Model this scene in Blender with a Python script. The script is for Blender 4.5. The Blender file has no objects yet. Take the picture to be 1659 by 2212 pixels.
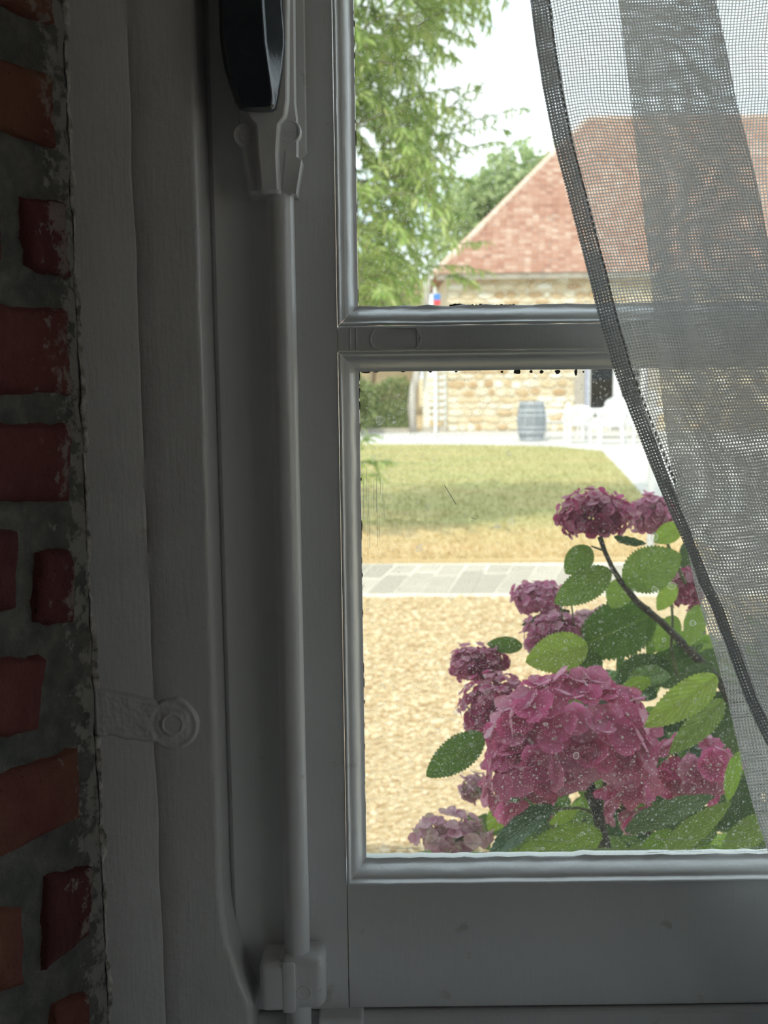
import bpy, bmesh, math, random
from mathutils import Vector, Matrix, noise
random.seed(11)
sc = bpy.context.scene
COL = sc.collection
PI = math.pi

# ------------------------------------------------------------------ camera
W, H, F = 1659.0, 2212.0, 2530.0
CAMZ = 2.0
TILT = math.atan(330.0 / F)
ROLL = math.radians(-0.7)
cd = bpy.data.cameras.new('camera')
cam = bpy.data.objects.new('camera', cd); COL.objects.link(cam)
cd.sensor_fit = 'HORIZONTAL'; cd.sensor_width = 36.0
cd.lens = F / W * 36.0
cd.clip_start = 0.02; cd.clip_end = 500
cam.matrix_world = Matrix.Translation((0, 0, CAMZ)) @ Matrix.Rotation(PI/2 - TILT, 4, 'X') @ Matrix.Rotation(ROLL, 4, 'Z')
cd.dof.use_dof = True
cd.dof.focus_distance = 0.72
cd.dof.aperture_fstop = cd.lens / 2.5
sc.camera = cam
CM = cam.matrix_world.to_3x3()

# ------------------------------------------------------------------ world, sun, exposure
def N(nt, typ, **kw):
    n = nt.nodes.new(typ)
    for k, v in kw.items():
        if k.startswith('i_'):
            n.inputs[int(k[2:])].default_value = v
        elif hasattr(n, k) and k not in ('Scale',):
            setattr(n, k, v)
        else:
            n.inputs[k].default_value = v
    return n
def LK(nt, a, b): nt.links.new(a, b)

wd = bpy.data.worlds.new('sky'); sc.world = wd; wd.use_nodes = True
nt = wd.node_tree; nt.nodes.clear()
wo = N(nt, 'ShaderNodeOutputWorld'); bg = N(nt, 'ShaderNodeBackground')
tc = N(nt, 'ShaderNodeTexCoord'); mp = N(nt, 'ShaderNodeMapping'); mp.inputs['Scale'].default_value = (1, 1, 2.2)
nz = N(nt, 'ShaderNodeTexNoise', Scale=3.2, Detail=6.0, Roughness=0.55)
cr = N(nt, 'ShaderNodeValToRGB')
cr.color_ramp.elements[0].position = 0.36; cr.color_ramp.elements[0].color = (0.62, 0.79, 0.92, 1)
cr.color_ramp.elements[1].position = 0.58; cr.color_ramp.elements[1].color = (0.88, 0.93, 0.97, 1)
LK(nt, tc.outputs['Generated'], mp.inputs[0]); LK(nt, mp.outputs[0], nz.inputs['Vector'])
LK(nt, nz.outputs[0], cr.inputs[0]); LK(nt, cr.outputs[0], bg.inputs[0]); LK(nt, bg.outputs[0], wo.inputs[0])
bg.inputs[1].default_value = 1.38

SUN_EL, SUN_AZ = math.radians(52), math.radians(20)
sd = bpy.data.lights.new('sun', 'SUN'); sun = bpy.data.objects.new('sun', sd); COL.objects.link(sun)
sd.energy = 2.15; sd.angle = math.radians(0.6); sd.color = (1.0, 0.95, 0.86)
sdir = Vector((math.sin(SUN_AZ)*math.cos(SUN_EL), math.cos(SUN_AZ)*math.cos(SUN_EL), -math.sin(SUN_EL)))
sun.rotation_euler = sdir.to_track_quat('-Z', 'Y').to_euler()
sun.location = (-6, -14, 20)

vs = sc.view_settings
vs.view_transform = 'Standard'; vs.look = 'None'; vs.exposure = 0.55; vs.gamma = 1.0; vs.use_curve_mapping = False
try:
    sc.cycles.transparent_max_bounces = 20
    sc.cycles.max_bounces = 9; sc.cycles.diffuse_bounces = 5; sc.cycles.use_adaptive_sampling = True; sc.cycles.adaptive_threshold = .025
    sc.cycles.sample_clamp_indirect = 6.0
    sc.cycles.use_denoising = True
except Exception: pass

# ------------------------------------------------------------------ helpers
def P(px, py, Y):
    d = CM @ Vector(((px - W/2)/F, -(py - H/2)/F, -1.0))
    return Vector((0, 0, CAMZ)) + d * (Y / d.y)
def G(px, py, z=0.0):
    d = CM @ Vector(((px - W/2)/F, -(py - H/2)/F, -1.0))
    return Vector((0, 0, CAMZ)) + d * ((z - CAMZ) / d.z)
def X(px, Y, py=1100): return P(px, py, Y).x
def Z(py, Y, px=950): return P(px, py, Y).z
def rnd(a, b): return random.uniform(a, b)
def lerp(a, b, t): return a + (b - a) * t
def interp(tab, x):
    if x <= tab[0][0]:
        (x0, y0), (x1, y1) = tab[0], tab[1]
    elif x >= tab[-1][0]:
        (x0, y0), (x1, y1) = tab[-2], tab[-1]
    else:
        for (x0, y0), (x1, y1) in zip(tab, tab[1:]):
            if x0 <= x <= x1: break
    return y0 + (y1 - y0) * (x - x0) / (x1 - x0)

class MB:
    def __init__(s): s.v = []; s.f = []; s.uv = None
    def add(s, vs, fs):
        o = len(s.v); s.v += [Vector(v) for v in vs]; s.f += [tuple(i + o for i in f) for f in fs]; return s
    def box(s, a, b, m=None):
        x0, y0, z0 = a; x1, y1, z1 = b
        vs = [Vector(p) for p in ((x0,y0,z0),(x1,y0,z0),(x1,y1,z0),(x0,y1,z0),(x0,y0,z1),(x1,y0,z1),(x1,y1,z1),(x0,y1,z1))]
        if m: vs = [m @ v for v in vs]
        return s.add(vs, [(0,3,2,1),(4,5,6,7),(0,1,5,4),(1,2,6,5),(2,3,7,6),(3,0,4,7)])
    def bbox(s, a, b, r, m=None, seg=2):          # box with chamfered vertical/horizontal front edges
        bm = bmesh.new(); bmesh.ops.create_cube(bm, size=1)
        for v in bm.verts:
            v.co = Vector((lerp(a[i], b[i], v.co[i] + .5) for i in range(3)))
        bmesh.ops.bevel(bm, geom=list(bm.edges), offset=r, segments=seg, profile=.5, affect='EDGES')
        if m: bm.transform(m)
        bm.verts.index_update()
        s.add([v.co.copy() for v in bm.verts], [tuple(v.index for v in f.verts) for f in bm.faces]); bm.free(); return s
    def loft(s, secs, closed=True, caps=True):
        n = len(secs[0]); o = len(s.v)
        for sec in secs: s.v += [Vector(p) for p in sec]
        for i in range(len(secs) - 1):
            for j in range(n if closed else n - 1):
                k = (j + 1) % n
                s.f.append((o+i*n+j, o+i*n+k, o+(i+1)*n+k, o+(i+1)*n+j))
        if caps and closed:
            s.f.append(tuple(o + j for j in reversed(range(n)))); s.f.append(tuple(o + (len(secs)-1)*n + j for j in range(n)))
        return s
    def tube(s, pts, rad, n=8, caps=True):
        pts = [Vector(p) for p in pts]; secs = []
        ref = Vector((0.31, 0.87, 0.38))
        for i, p in enumerate(pts):
            t = (pts[min(i+1, len(pts)-1)] - pts[max(i-1, 0)]).normalized()
            a = t.cross(ref)
            if a.length < .1: a = t.cross(Vector((1, 0, 0)))
            a.normalize(); b = t.cross(a)
            r = rad[i] if isinstance(rad, (list, tuple)) else rad
            secs.append([p + (a*math.cos(2*PI*j/n) + b*math.sin(2*PI*j/n))*r for j in range(n)])
        return s.loft(secs, True, caps)
    def lathe(s, prof, c, n=24, axis='Z'):
        secs = []
        for r, h in prof:
            if axis == 'Z': secs.append([(c[0]+r*math.cos(2*PI*j/n), c[1]+r*math.sin(2*PI*j/n), c[2]+h) for j in range(n)])
            else: secs.append([(c[0]+r*math.cos(2*PI*j/n), c[1]-h, c[2]+r*math.sin(2*PI*j/n)) for j in range(n)])
        return s.loft(secs)
    def grid(s, rows):
        n = len(rows[0]); o = len(s.v)
        for r in rows: s.v += [Vector(p) for p in r]
        for i in range(len(rows)-1):
            for j in range(n-1):
                s.f.append((o+i*n+j, o+i*n+j+1, o+(i+1)*n+j+1, o+(i+1)*n+j))
        return s
    def mesh(s, name, mat, smooth=False, uv=None):
        me = bpy.data.meshes.new(name); me.from_pydata(s.v, [], s.f)
        if mat: me.materials.append(mat)
        if smooth: me.polygons.foreach_set('use_smooth', [True]*len(me.polygons))
        if uv:
            l = me.uv_layers.new(name='UVMap')
            vi = [0]*len(me.loops); me.loops.foreach_get('vertex_index', vi)
            flat = []
            for i in vi: flat += uv[i]
            l.data.foreach_set('uv', flat)
        me.update(); return me
    def build(s, name, mat, parent=None, smooth=False, uv=None, auto=None):
        me = s.mesh(name, mat, smooth, uv)
        bm = bmesh.new(); bm.from_mesh(me); bmesh.ops.recalc_face_normals(bm, faces=bm.faces)
        if auto is not None:
            for f in bm.faces: f.smooth = True
            for e in bm.edges:
                if len(e.link_faces) == 2 and e.calc_face_angle(0) > auto: e.smooth = False
        bm.to_mesh(me); bm.free()
        return link(name, me, parent)
def link(name, data, parent=None):
    o = bpy.data.objects.new(name, data); COL.objects.link(o)
    if parent:
        o.parent = parent
        o.matrix_parent_inverse = Matrix.Translation(-parent.location) if parent.location.length else Matrix()
    return o
def empty(name, loc=(0,0,0)):
    o = bpy.data.objects.new(name, None); COL.objects.link(o); o.location = loc; o.empty_display_size = .05; return o
def tag(o, label=None, cat=None, group=None, kind=None):
    if label: o['label'] = label
    if cat: o['category'] = cat
    if group: o['group'] = group
    if kind: o['kind'] = kind
    return o

XJ = X(165, .655, 850)                   # where the brick jamb meets the window frame
# ------------------------------------------------------------------ materials
def base_mat(name):
    m = bpy.data.materials.new(name); m.use_nodes = True; nt = m.node_tree; nt.nodes.clear()
    out = N(nt, 'ShaderNodeOutputMaterial'); return m, nt, out
def mixc(nt, fac, a, b, mode='MIX'):
    n = nt.nodes.new('ShaderNodeMix'); n.data_type = 'RGBA'; n.blend_type = mode
    for sock, val in ((n.inputs[0], fac), (n.inputs[6], a), (n.inputs[7], b)):
        if isinstance(val, bpy.types.NodeSocket): LK(nt, val, sock)
        elif isinstance(val, (int, float)): sock.default_value = val
        else: sock.default_value = (*val[:3], 1)
    return n.outputs[2]
def math_(nt, op, a, b=None, c=None):
    n = nt.nodes.new('ShaderNodeMath'); n.operation = op
    for i, v in enumerate((a, b, c)):
        if v is None: continue
        if isinstance(v, bpy.types.NodeSocket): LK(nt, v, n.inputs[i])
        else: n.inputs[i].default_value = v
    return n.outputs[0]
def ramp(nt, fac, stops, interp_='LINEAR'):
    n = nt.nodes.new('ShaderNodeValToRGB'); r = n.color_ramp; r.interpolation = interp_
    while len(r.elements) < len(stops): r.elements.new(.5)
    for e, (p, c) in zip(r.elements, stops):
        e.position = p; e.color = (*c, 1) if len(c) == 3 else c
    if isinstance(fac, bpy.types.NodeSocket): LK(nt, fac, n.inputs[0])
    return n.outputs[0]
def coords(nt, scale=(1,1,1), kind='Object'):
    t = N(nt, 'ShaderNodeTexCoord'); m = N(nt, 'ShaderNodeMapping'); m.inputs['Scale'].default_value = scale
    LK(nt, t.outputs[kind], m.inputs[0]); return m.outputs[0]
def noise_(nt, vec, scale, detail=4.0, rough=.55):
    n = N(nt, 'ShaderNodeTexNoise', Scale=scale, Detail=detail, Roughness=rough); LK(nt, vec, n.inputs['Vector']); return n.outputs[0]
def pbr(name, stops, scale=20, rough=.5, spec=.5, bump=0., bscale=100., stretch=(1,1,1), metal=0., transl=0., rand=0., island=False, coat=0., ramp_src=None):
    """Principled material: colour = ramp over noise, optional per-object/per-island variation, bump and translucency."""
    m, nt, out = base_mat(name)
    v = coords(nt, stretch)
    f = noise_(nt, v, scale)
    if rand:
        if island: src = N(nt, 'ShaderNodeNewGeometry').outputs['Random Per Island']
        else: src = N(nt, 'ShaderNodeObjectInfo').outputs['Random']
        f = math_(nt, 'ADD', math_(nt, 'MULTIPLY', f, 1 - rand), math_(nt, 'MULTIPLY', src, rand))
    c = ramp(nt, f, stops)
    b = N(nt, 'ShaderNodeBsdfPrincipled'); LK(nt, c, b.inputs['Base Color'])
    b.inputs['Roughness'].default_value = rough; b.inputs['Specular IOR Level'].default_value = spec; b.inputs['Metallic'].default_value = metal
    b.inputs['Coat Weight'].default_value = coat
    if bump:
        bn = N(nt, 'ShaderNodeBump', Distance=bump); bn.inputs['Strength'].default_value = 1.0
        LK(nt, noise_(nt, v, bscale, 5.0, .6), bn.inputs['Height']); LK(nt, bn.outputs[0], b.inputs['Normal'])
    s = b.outputs[0]
    if transl:
        t = N(nt, 'ShaderNodeBsdfTranslucent'); LK(nt, c, t.inputs[0])
        mx = N(nt, 'ShaderNodeMixShader'); mx.inputs[0].default_value = transl
        LK(nt, s, mx.inputs[1]); LK(nt, t.outputs[0], mx.inputs[2]); s = mx.outputs[0]
    LK(nt, s, out.inputs[0]); return m
def two(a, b, lo=.35, hi=.65): return [(lo, a), (hi, b)]

M = {}
def paint(name, base, bumpd=.0006):
    m, nt, out = base_mat(name)
    v = coords(nt); vst = coords(nt, (1, 1, .09))
    c = ramp(nt, noise_(nt, v, 9, 6), two(tuple(k*.93 for k in base), base))
    spot = ramp(nt, noise_(nt, v, 55, 3), [(.24, (.80, .78, .74)), (.31, (1, 1, 1))])
    c = mixc(nt, 1.0, c, spot, 'MULTIPLY')
    b = N(nt, 'ShaderNodeBsdfPrincipled'); LK(nt, c, b.inputs['Base Color'])
    b.inputs['Roughness'].default_value = .34; b.inputs['Specular IOR Level'].default_value = .5; b.inputs['Coat Weight'].default_value = .45; b.inputs['Coat Roughness'].default_value = .16
    h = math_(nt, 'ADD', math_(nt, 'MULTIPLY', noise_(nt, vst, 420, 3), .25), math_(nt, 'ADD', math_(nt, 'MULTIPLY', noise_(nt, v, 60, 4), 1.0), math_(nt, 'MULTIPLY', noise_(nt, v, 900, 2), .05)))
    bn = N(nt, 'ShaderNodeBump', Distance=bumpd); LK(nt, h, bn.inputs['Height']); LK(nt, bn.outputs[0], b.inputs['Normal'])
    LK(nt, b.outputs[0], out.inputs[0]); return m
M['paint'] = paint('white_gloss_paint', (.77, .78, .785))
M['paint_old'] = paint('old_white_paint', (.62, .62, .62), .0012)
M['plaster'] = pbr('white_plaster', [(.36, (.16, .15, .13)), (.5, (.42, .40, .37)), (.66, (.62, .60, .57))], 130, .9, .2, .0015, 260)
M['room_wall'] = pbr('room_wall_paint', two((.62, .64, .65), (.68, .70, .71)), 2, .9, .2, .001, 40)
M['floor'] = pbr('oak_boards', two((.26, .23, .20), (.38, .34, .30)), 6, .5, .4, .001, 40, (1, .1, 1))
M['handle'] = pbr('black_handle_lacquer', two((.028, .036, .046), (.038, .048, .060)), 60, .22, .5, .0002, 300)
M['mortar'] = pbr('lime_mortar', [(.30, (.10, .105, .10)), (.58, (.16, .16, .145)), (.74, (.34, .33, .30))], 60, .95, .1, .004, 190)
def smear(nt, c, v, lim, k=.7):
    sx = N(nt, 'ShaderNodeSeparateXYZ'); LK(nt, v, sx.inputs[0])
    mr = N(nt, 'ShaderNodeMapRange'); mr.inputs[1].default_value = lim - .016; mr.inputs[2].default_value = lim + .004; LK(nt, sx.outputs[0], mr.inputs[0])
    n = math_(nt, 'ADD', math_(nt, 'MULTIPLY', mr.outputs[0], .34), noise_(nt, v, 95, 7, .68))
    return mixc(nt, ramp(nt, n, [(.72, (0,)*3), (.80, (k,)*3)]), c, (.40, .39, .36))
def brickmat():
    m, nt, out = base_mat('old_red_brick')
    v = coords(nt)
    r = N(nt, 'ShaderNodeObjectInfo').outputs['Random']
    f = math_(nt, 'ADD', math_(nt, 'MULTIPLY', noise_(nt, v, 26, 5), .62), math_(nt, 'MULTIPLY', r, .42))
    c = ramp(nt, f, [(.30, (.095, .032, .034)), (.55, (.14, .046, .042)), (.74, (.18, .078, .052)), (.90, (.25, .15, .105))])
    spot = ramp(nt, noise_(nt, v, 240, 3), [(.24, (.25, .2, .2)), (.33, (1, 1, 1))])
    c = mixc(nt, 1.0, c, spot, 'MULTIPLY')
    c = smear(nt, c, v, XJ + .001, .45)
    b = N(nt, 'ShaderNodeBsdfPrincipled'); LK(nt, c, b.inputs['Base Color']); b.inputs['Roughness'].default_value = .9; b.inputs['Specular IOR Level'].default_value = .2
    bn = N(nt, 'ShaderNodeBump', Distance=.003); LK(nt, noise_(nt, v, 180, 6, .65), bn.inputs['Height']); LK(nt, bn.outputs[0], b.inputs['Normal'])
    LK(nt, b.outputs[0], out.inputs[0]); return m
M['brick'] = brickmat()
def mortarmat():
    m, nt, out = base_mat('lime_mortar')
    v = coords(nt)
    c = ramp(nt, noise_(nt, v, 60, 6, .62), [(.32, (.09, .095, .09)), (.55, (.15, .15, .135)), (.78, (.24, .23, .20))])
    c = smear(nt, c, v, XJ)
    b = N(nt, 'ShaderNodeBsdfPrincipled'); LK(nt, c, b.inputs['Base Color']); b.inputs['Roughness'].default_value = .95; b.inputs['Specular IOR Level'].default_value = .1
    bn = N(nt, 'ShaderNodeBump', Distance=.004); LK(nt, noise_(nt, v, 190, 6, .65), bn.inputs['Height']); LK(nt, bn.outputs[0], b.inputs['Normal'])
    LK(nt, b.outputs[0], out.inputs[0]); return m
M['mortar_bed'] = mortarmat()

def glassmat():
    """Thin old window glass with water spots, dust and splash marks dried on its surface."""
    m, nt, out = base_mat('dirty_old_glass')
    v = coords(nt)
    tr = N(nt, 'ShaderNodeBsdfTransparent'); tr.inputs[0].default_value = (.97, .985, .975, 1)
    gl = N(nt, 'ShaderNodeBsdfGlossy', Roughness=.02)
    fr = N(nt, 'ShaderNodeFresnel', IOR=1.45)
    mx = N(nt, 'ShaderNodeMixShader'); bf = N(nt, 'ShaderNodeNewGeometry').outputs['Backfacing']
    LK(nt, math_(nt, 'MULTIPLY', math_(nt, 'MULTIPLY', fr.outputs[0], .9), math_(nt, 'SUBTRACT', 1.0, bf)), mx.inputs[0]); LK(nt, tr.outputs[0], mx.inputs[1]); LK(nt, gl.outputs[0], mx.inputs[2])
    def spots(scale, rmin, rmax, keep, ring=False):
        vo = N(nt, 'ShaderNodeTexVoronoi', Scale=scale); vo.feature = 'F1'
        wv = N(nt, 'ShaderNodeVectorMath'); wv.operation = 'ADD'
        nn = N(nt, 'ShaderNodeTexNoise', Scale=scale*1.7, Detail=2.0); LK(nt, v, nn.inputs['Vector'])
        sub = N(nt, 'ShaderNodeVectorMath'); sub.operation = 'MULTIPLY_ADD'; LK(nt, nn.outputs['Color'], sub.inputs[0])
        sub.inputs[1].default_value = (.45/scale,)*3; sub.inputs[2].default_value = (-.22/scale,)*3
        LK(nt, v, wv.inputs[0]); LK(nt, sub.outputs[0], wv.inputs[1]); LK(nt, wv.outputs[0], vo.inputs['Vector'])
        sp = N(nt, 'ShaderNodeSeparateColor'); LK(nt, vo.outputs['Color'], sp.inputs[0])
        rad = math_(nt, 'MULTIPLY_ADD', sp.outputs[0], rmax - rmin, rmin)
        d = math_(nt, 'DIVIDE', vo.outputs['Distance'], rad)
        if ring:
            mask = ramp(nt, d, [(.0, (.30,)*3), (.72, (.22,)*3), (.86, (1,)*3), (.96, (.0,)*3)])
        else:
            mask = ramp(nt, d, [(.0, (.8,)*3), (.6, (.7,)*3), (.8, (1,)*3), (.98, (0,)*3)])
        k = math_(nt, 'LESS_THAN', sp.outputs[1], keep)
        return math_(nt, 'MULTIPLY', mask, k)
    region = ramp(nt, noise_(nt, v, 9, 3), [(.36, (.30,)*3), (.60, (1,)*3)])
    dust = ramp(nt, noise_(nt, v, 1400, 3, .7), [(.56, (0,)*3), (.72, (1,)*3)])
    a = math_(nt, 'ADD', math_(nt, 'MULTIPLY', spots(430, .16, .42, .55), .36), math_(nt, 'MULTIPLY', spots(190, .12, .34, .45), .17))
    b = math_(nt, 'MULTIPLY', spots(900, .15, .38, .35), .27)
    e = math_(nt, 'MULTIPLY', spots(85, .16, .34, .10, True), .45)
    s = math_(nt, 'ADD', math_(nt, 'MULTIPLY', math_(nt, 'ADD', a, b), region), e)
    s = math_(nt, 'ADD', s, math_(nt, 'MULTIPLY', math_(nt, 'MULTIPLY', dust, region), .10))
    s = math_(nt, 'ADD', s, 0.018)
    s = math_(nt, 'MINIMUM', s, .6)
    df = N(nt, 'ShaderNodeBsdfDiffuse'); df.inputs[0].default_value = (.78, .80, .78, 1)
    tl = N(nt, 'ShaderNodeBsdfTranslucent'); tl.inputs[0].default_value = (.80, .82, .80, 1)
    dm = N(nt, 'ShaderNodeMixShader'); dm.inputs[0].default_value = .65; LK(nt, df.outputs[0], dm.inputs[1]); LK(nt, tl.outputs[0], dm.inputs[2])
    fin = N(nt, 'ShaderNodeMixShader'); LK(nt, s, fin.inputs[0]); LK(nt, mx.outputs[0], fin.inputs[1]); LK(nt, dm.outputs[0], fin.inputs[2])
    LK(nt, fin.outputs[0], out.inputs[0]); return m
M['glass'] = glassmat()
def clearglass():
    m, nt, out = base_mat('clear_glass')
    tr = N(nt, 'ShaderNodeBsdfTransparent'); gl = N(nt, 'ShaderNodeBsdfGlossy', Roughness=.03); fr = N(nt, 'ShaderNodeFresnel', IOR=1.45)
    bf = N(nt, 'ShaderNodeNewGeometry').outputs['Backfacing']
    mx = N(nt, 'ShaderNodeMixShader'); LK(nt, math_(nt, 'MULTIPLY', fr.outputs[0], math_(nt, 'SUBTRACT', 1.0, bf)), mx.inputs[0]); LK(nt, tr.outputs[0], mx.inputs[1]); LK(nt, gl.outputs[0], mx.inputs[2]); LK(nt, mx.outputs[0], out.inputs[0]); return m
M['clear'] = clearglass()

def clothmat(name, open_=.50, col=(.50, .48, .455), transl=.40):
    """Open-weave linen: warp and weft threads by UV (1 unit = 1 thread), real see-through gaps between them."""
    m, nt, out = base_mat(name)
    uv = N(nt, 'ShaderNodeUVMap')
    sp = N(nt, 'ShaderNodeSeparateXYZ'); LK(nt, uv.outputs[0], sp.inputs[0])
    def thread(axis, other):
        cmb = N(nt, 'ShaderNodeCombineXYZ')
        LK(nt, math_(nt, 'MULTIPLY', axis, .9), cmb.inputs[0]); LK(nt, math_(nt, 'MULTIPLY', other, .07), cmb.inputs[1])
        n1 = noise_(nt, cmb.outputs[0], 1.0, 3)
        cmb2 = N(nt, 'ShaderNodeCombineXYZ')
        LK(nt, math_(nt, 'MULTIPLY', axis, .25), cmb2.inputs[0]); LK(nt, math_(nt, 'MULTIPLY', other, .12), cmb2.inputs[1])
        n2 = noise_(nt, cmb2.outputs[0], 1.0, 2)
        pos = math_(nt, 'ADD', axis, math_(nt, 'MULTIPLY', math_(nt, 'SUBTRACT', n2, .5), .55))
        d = math_(nt, 'ABSOLUTE', math_(nt, 'SUBTRACT', math_(nt, 'FRACT', pos), .5))   # 0 centre of gap .. .5 thread centre
        half = math_(nt, 'MULTIPLY_ADD', math_(nt, 'SUBTRACT', n1, .5), -.15, open_*.5 + .02)
        e = math_(nt, 'DIVIDE', math_(nt, 'SUBTRACT', d, half), .07)
        return math_(nt, 'MINIMUM', math_(nt, 'MAXIMUM', e, 0.), 1.), n1
    tu, nu = thread(sp.outputs[0], sp.outputs[1]); tv, nv = thread(sp.outputs[1], sp.outputs[0])
    mask = math_(nt, 'MAXIMUM', tu, tv)
    mask = math_(nt, 'MAXIMUM', mask, .06)
    c = ramp(nt, math_(nt, 'MULTIPLY_ADD', nu, .5, math_(nt, 'MULTIPLY', nv, .5)), two(tuple(k*.72 for k in col), col))
    d = N(nt, 'ShaderNodeBsdfDiffuse'); LK(nt, c, d.inputs[0])
    t = N(nt, 'ShaderNodeBsdfTranslucent'); LK(nt, c, t.inputs[0])
    mx = N(nt, 'ShaderNodeMixShader'); mx.inputs[0].default_value = transl; LK(nt, d.outputs[0], mx.inputs[1]); LK(nt, t.outputs[0], mx.inputs[2])
    tr = N(nt, 'ShaderNodeBsdfTransparent')
    fin = N(nt, 'ShaderNodeMixShader'); LK(nt, mask, fin.inputs[0]); LK(nt, tr.outputs[0], fin.inputs[1]); LK(nt, mx.outputs[0], fin.inputs[2])
    LK(nt, fin.outputs[0], out.inputs[0]); return m
M['linen'] = clothmat('grey_linen_weave', .535, (.83, .83, .84), .50)
M['linen_hem'] = clothmat('grey_linen_hem_weave', .52, (.60, .61, .63), .40)

M['gravel'] = pbr('golden_gravel', [(.30, (.38, .25, .12)), (.45, (.58, .44, .25)), (.60, (.68, .54, .34)), (.75, (.74, .63, .46))], 26, .95, .1, .03, 30)
M['pebble'] = pbr('gravel_pebble', [(.1, (.44, .30, .16)), (.4, (.60, .46, .27)), (.7, (.70, .56, .36)), (1, (.76, .66, .50))], 30, .9, .2, rand=.75, island=True)
M['slab'] = pbr('pale_paving_stone', two((.43, .385, .32), (.53, .475, .395)), 5, .9, .2, .004, 60, rand=.45)
M['path_bed'] = pbr('pale_path_joint', two((.74, .69, .58), (.82, .78, .68)), 12, .95, .1, .003, 60)
M['terrace'] = pbr('pale_terrace', two((.52, .50, .46), (.64, .615, .57)), .8, .95, .1, .006, 15)
M['stone'] = pbr('honey_rubble_stone', [(.25, (.50, .34, .19)), (.42, (.64, .50, .31)), (.58, (.72, .63, .46)), (.75, (.80, .76, .66))], 4, .95, .1, .02, 20, rand=.55)
M['stone_mass'] = pbr('honey_rubble_stone_small', [(.25, (.50, .34, .19)), (.42, (.64, .50, .31)), (.58, (.72, .63, .46)), (.75, (.80, .76, .66))], 4, .95, .1, .02, 20, rand=.55, island=True)
M['stone_mortar'] = pbr('sandy_mortar', two((.58, .49, .34), (.70, .61, .45)), 3, .95, .1, .01, 30)
TST = [(.18, (.25, .13, .10)), (.36, (.36, .19, .13)), (.54, (.42, .25, .18)), (.68, (.48, .33, .25)), (.84, (.58, .47, .39))]
M['tile'] = pbr('old_clay_tile', TST, 1.1, .9, .2, .004, 40, rand=.38)
M['tile_mass'] = pbr('old_clay_tile_small', TST, 1.1, .9, .2, .004, 40, rand=.38, island=True)
M['ridge'] = pbr('pinkish_ridge_mortar', two((.62, .42, .32), (.74, .56, .46)), 3, .9, .2, .01, 20)
M['fascia'] = pbr('grey_eaves_board', two((.30, .27, .22), (.40, .36, .29)), 4, .8, .2)
M['white'] = pbr('white_plastic', two((.82, .82, .80), (.88, .88, .86)), 4, .4, .4)
M['white_wood'] = pbr('white_painted_wood', two((.74, .74, .72), (.82, .82, .80)), 5, .6, .3)
M['bluegrey'] = pbr('lavender_grey_paint', two((.40, .42, .52), (.48, .50, .60)), 5, .7, .3)
M['barrel'] = pbr('grey_stained_oak', two((.20, .22, .24), (.34, .36, .38)), 5, .75, .3, .004, 40, (3, 3, .4))
M['hoop'] = pbr('pale_steel_hoop', two((.42, .44, .46), (.52, .54, .56)), 10, .5, .5, metal=.4)
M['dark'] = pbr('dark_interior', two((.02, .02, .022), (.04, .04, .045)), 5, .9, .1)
M['timber'] = pbr('weathered_timber', two((.34, .30, .25), (.60, .56, .50)), 6, .9, .1, .01, 40, (2, 2, .3))
M['slat'] = pbr('pale_gate_slat', two((.66, .66, .60), (.78, .78, .72)), 6, .8, .2)
M['post'] = pbr('pale_grey_post_paint', two((.56, .58, .60), (.64, .66, .68)), 6, .6, .3)
M['blue'] = pbr('blue_sign_paint', two((.06, .22, .62), (.08, .28, .70)), 10, .5, .4)
M['red'] = pbr('red_sign_paint', two((.60, .06, .07), (.70, .09, .10)), 10, .5, .4)
def lawnmat():
    m, nt, out = base_mat('dry_lawn')
    v = coords(nt); sp = N(nt, 'ShaderNodeSeparateXYZ'); LK(nt, v, sp.inputs[0])
    n1 = noise_(nt, coords(nt, (.35, 1, 1)), 1.1, 5); n2 = noise_(nt, v, 9, 4)
    # the strip along the path is scorched, the middle still green
    g = N(nt, 'ShaderNodeMapRange'); g.inputs[1].default_value = 13.0; g.inputs[2].default_value = 15.2; LK(nt, math_(nt, 'ADD', sp.outputs[1], math_(nt, 'MULTIPLY', n1, 1.2)), g.inputs[0])
    f = math_(nt, 'ADD', math_(nt, 'MULTIPLY', g.outputs[0], .42), math_(nt, 'ADD', math_(nt, 'MULTIPLY', n1, .55), math_(nt, 'MULTIPLY', n2, .12)))
    c = ramp(nt, f, [(.28, (.63, .475, .265)), (.50, (.57, .45, .23)), (.72, (.44, .39, .18)), (.95, (.32, .36, .14))])
    b = N(nt, 'ShaderNodeBsdfPrincipled'); LK(nt, c, b.inputs['Base Color']); b.inputs['Roughness'].default_value = .95; b.inputs['Specular IOR Level'].default_value = .1
    bn = N(nt, 'ShaderNodeBump', Distance=.012); LK(nt, noise_(nt, v, 25, 4), bn.inputs['Height']); LK(nt, bn.outputs[0], b.inputs['Normal'])
    LK(nt, b.outputs[0], out.inputs[0]); return m
M['lawn'] = lawnmat()
M['grass'] = pbr('grass_blades', [(.2, (.40, .43, .16)), (.5, (.50, .47, .20)), (.8, (.62, .50, .24))], 1.2, .9, .1, rand=.4, island=True, transl=.3)
M['tree_leaf'] = pbr('tree_leaf', [(.15, (.24, .38, .09)), (.45, (.40, .54, .16)), (.75, (.54, .64, .26)), (.95, (.66, .66, .30))], 1.2, .5, .4, rand=.7, island=True, transl=.38)
M['tree_leaf_one'] = pbr('tree_leaf_single', [(.15, (.24, .38, .09)), (.45, (.40, .54, .16)), (.75, (.54, .64, .26)), (.95, (.66, .66, .30))], 1.2, .5, .4, rand=.7, transl=.38)
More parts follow.
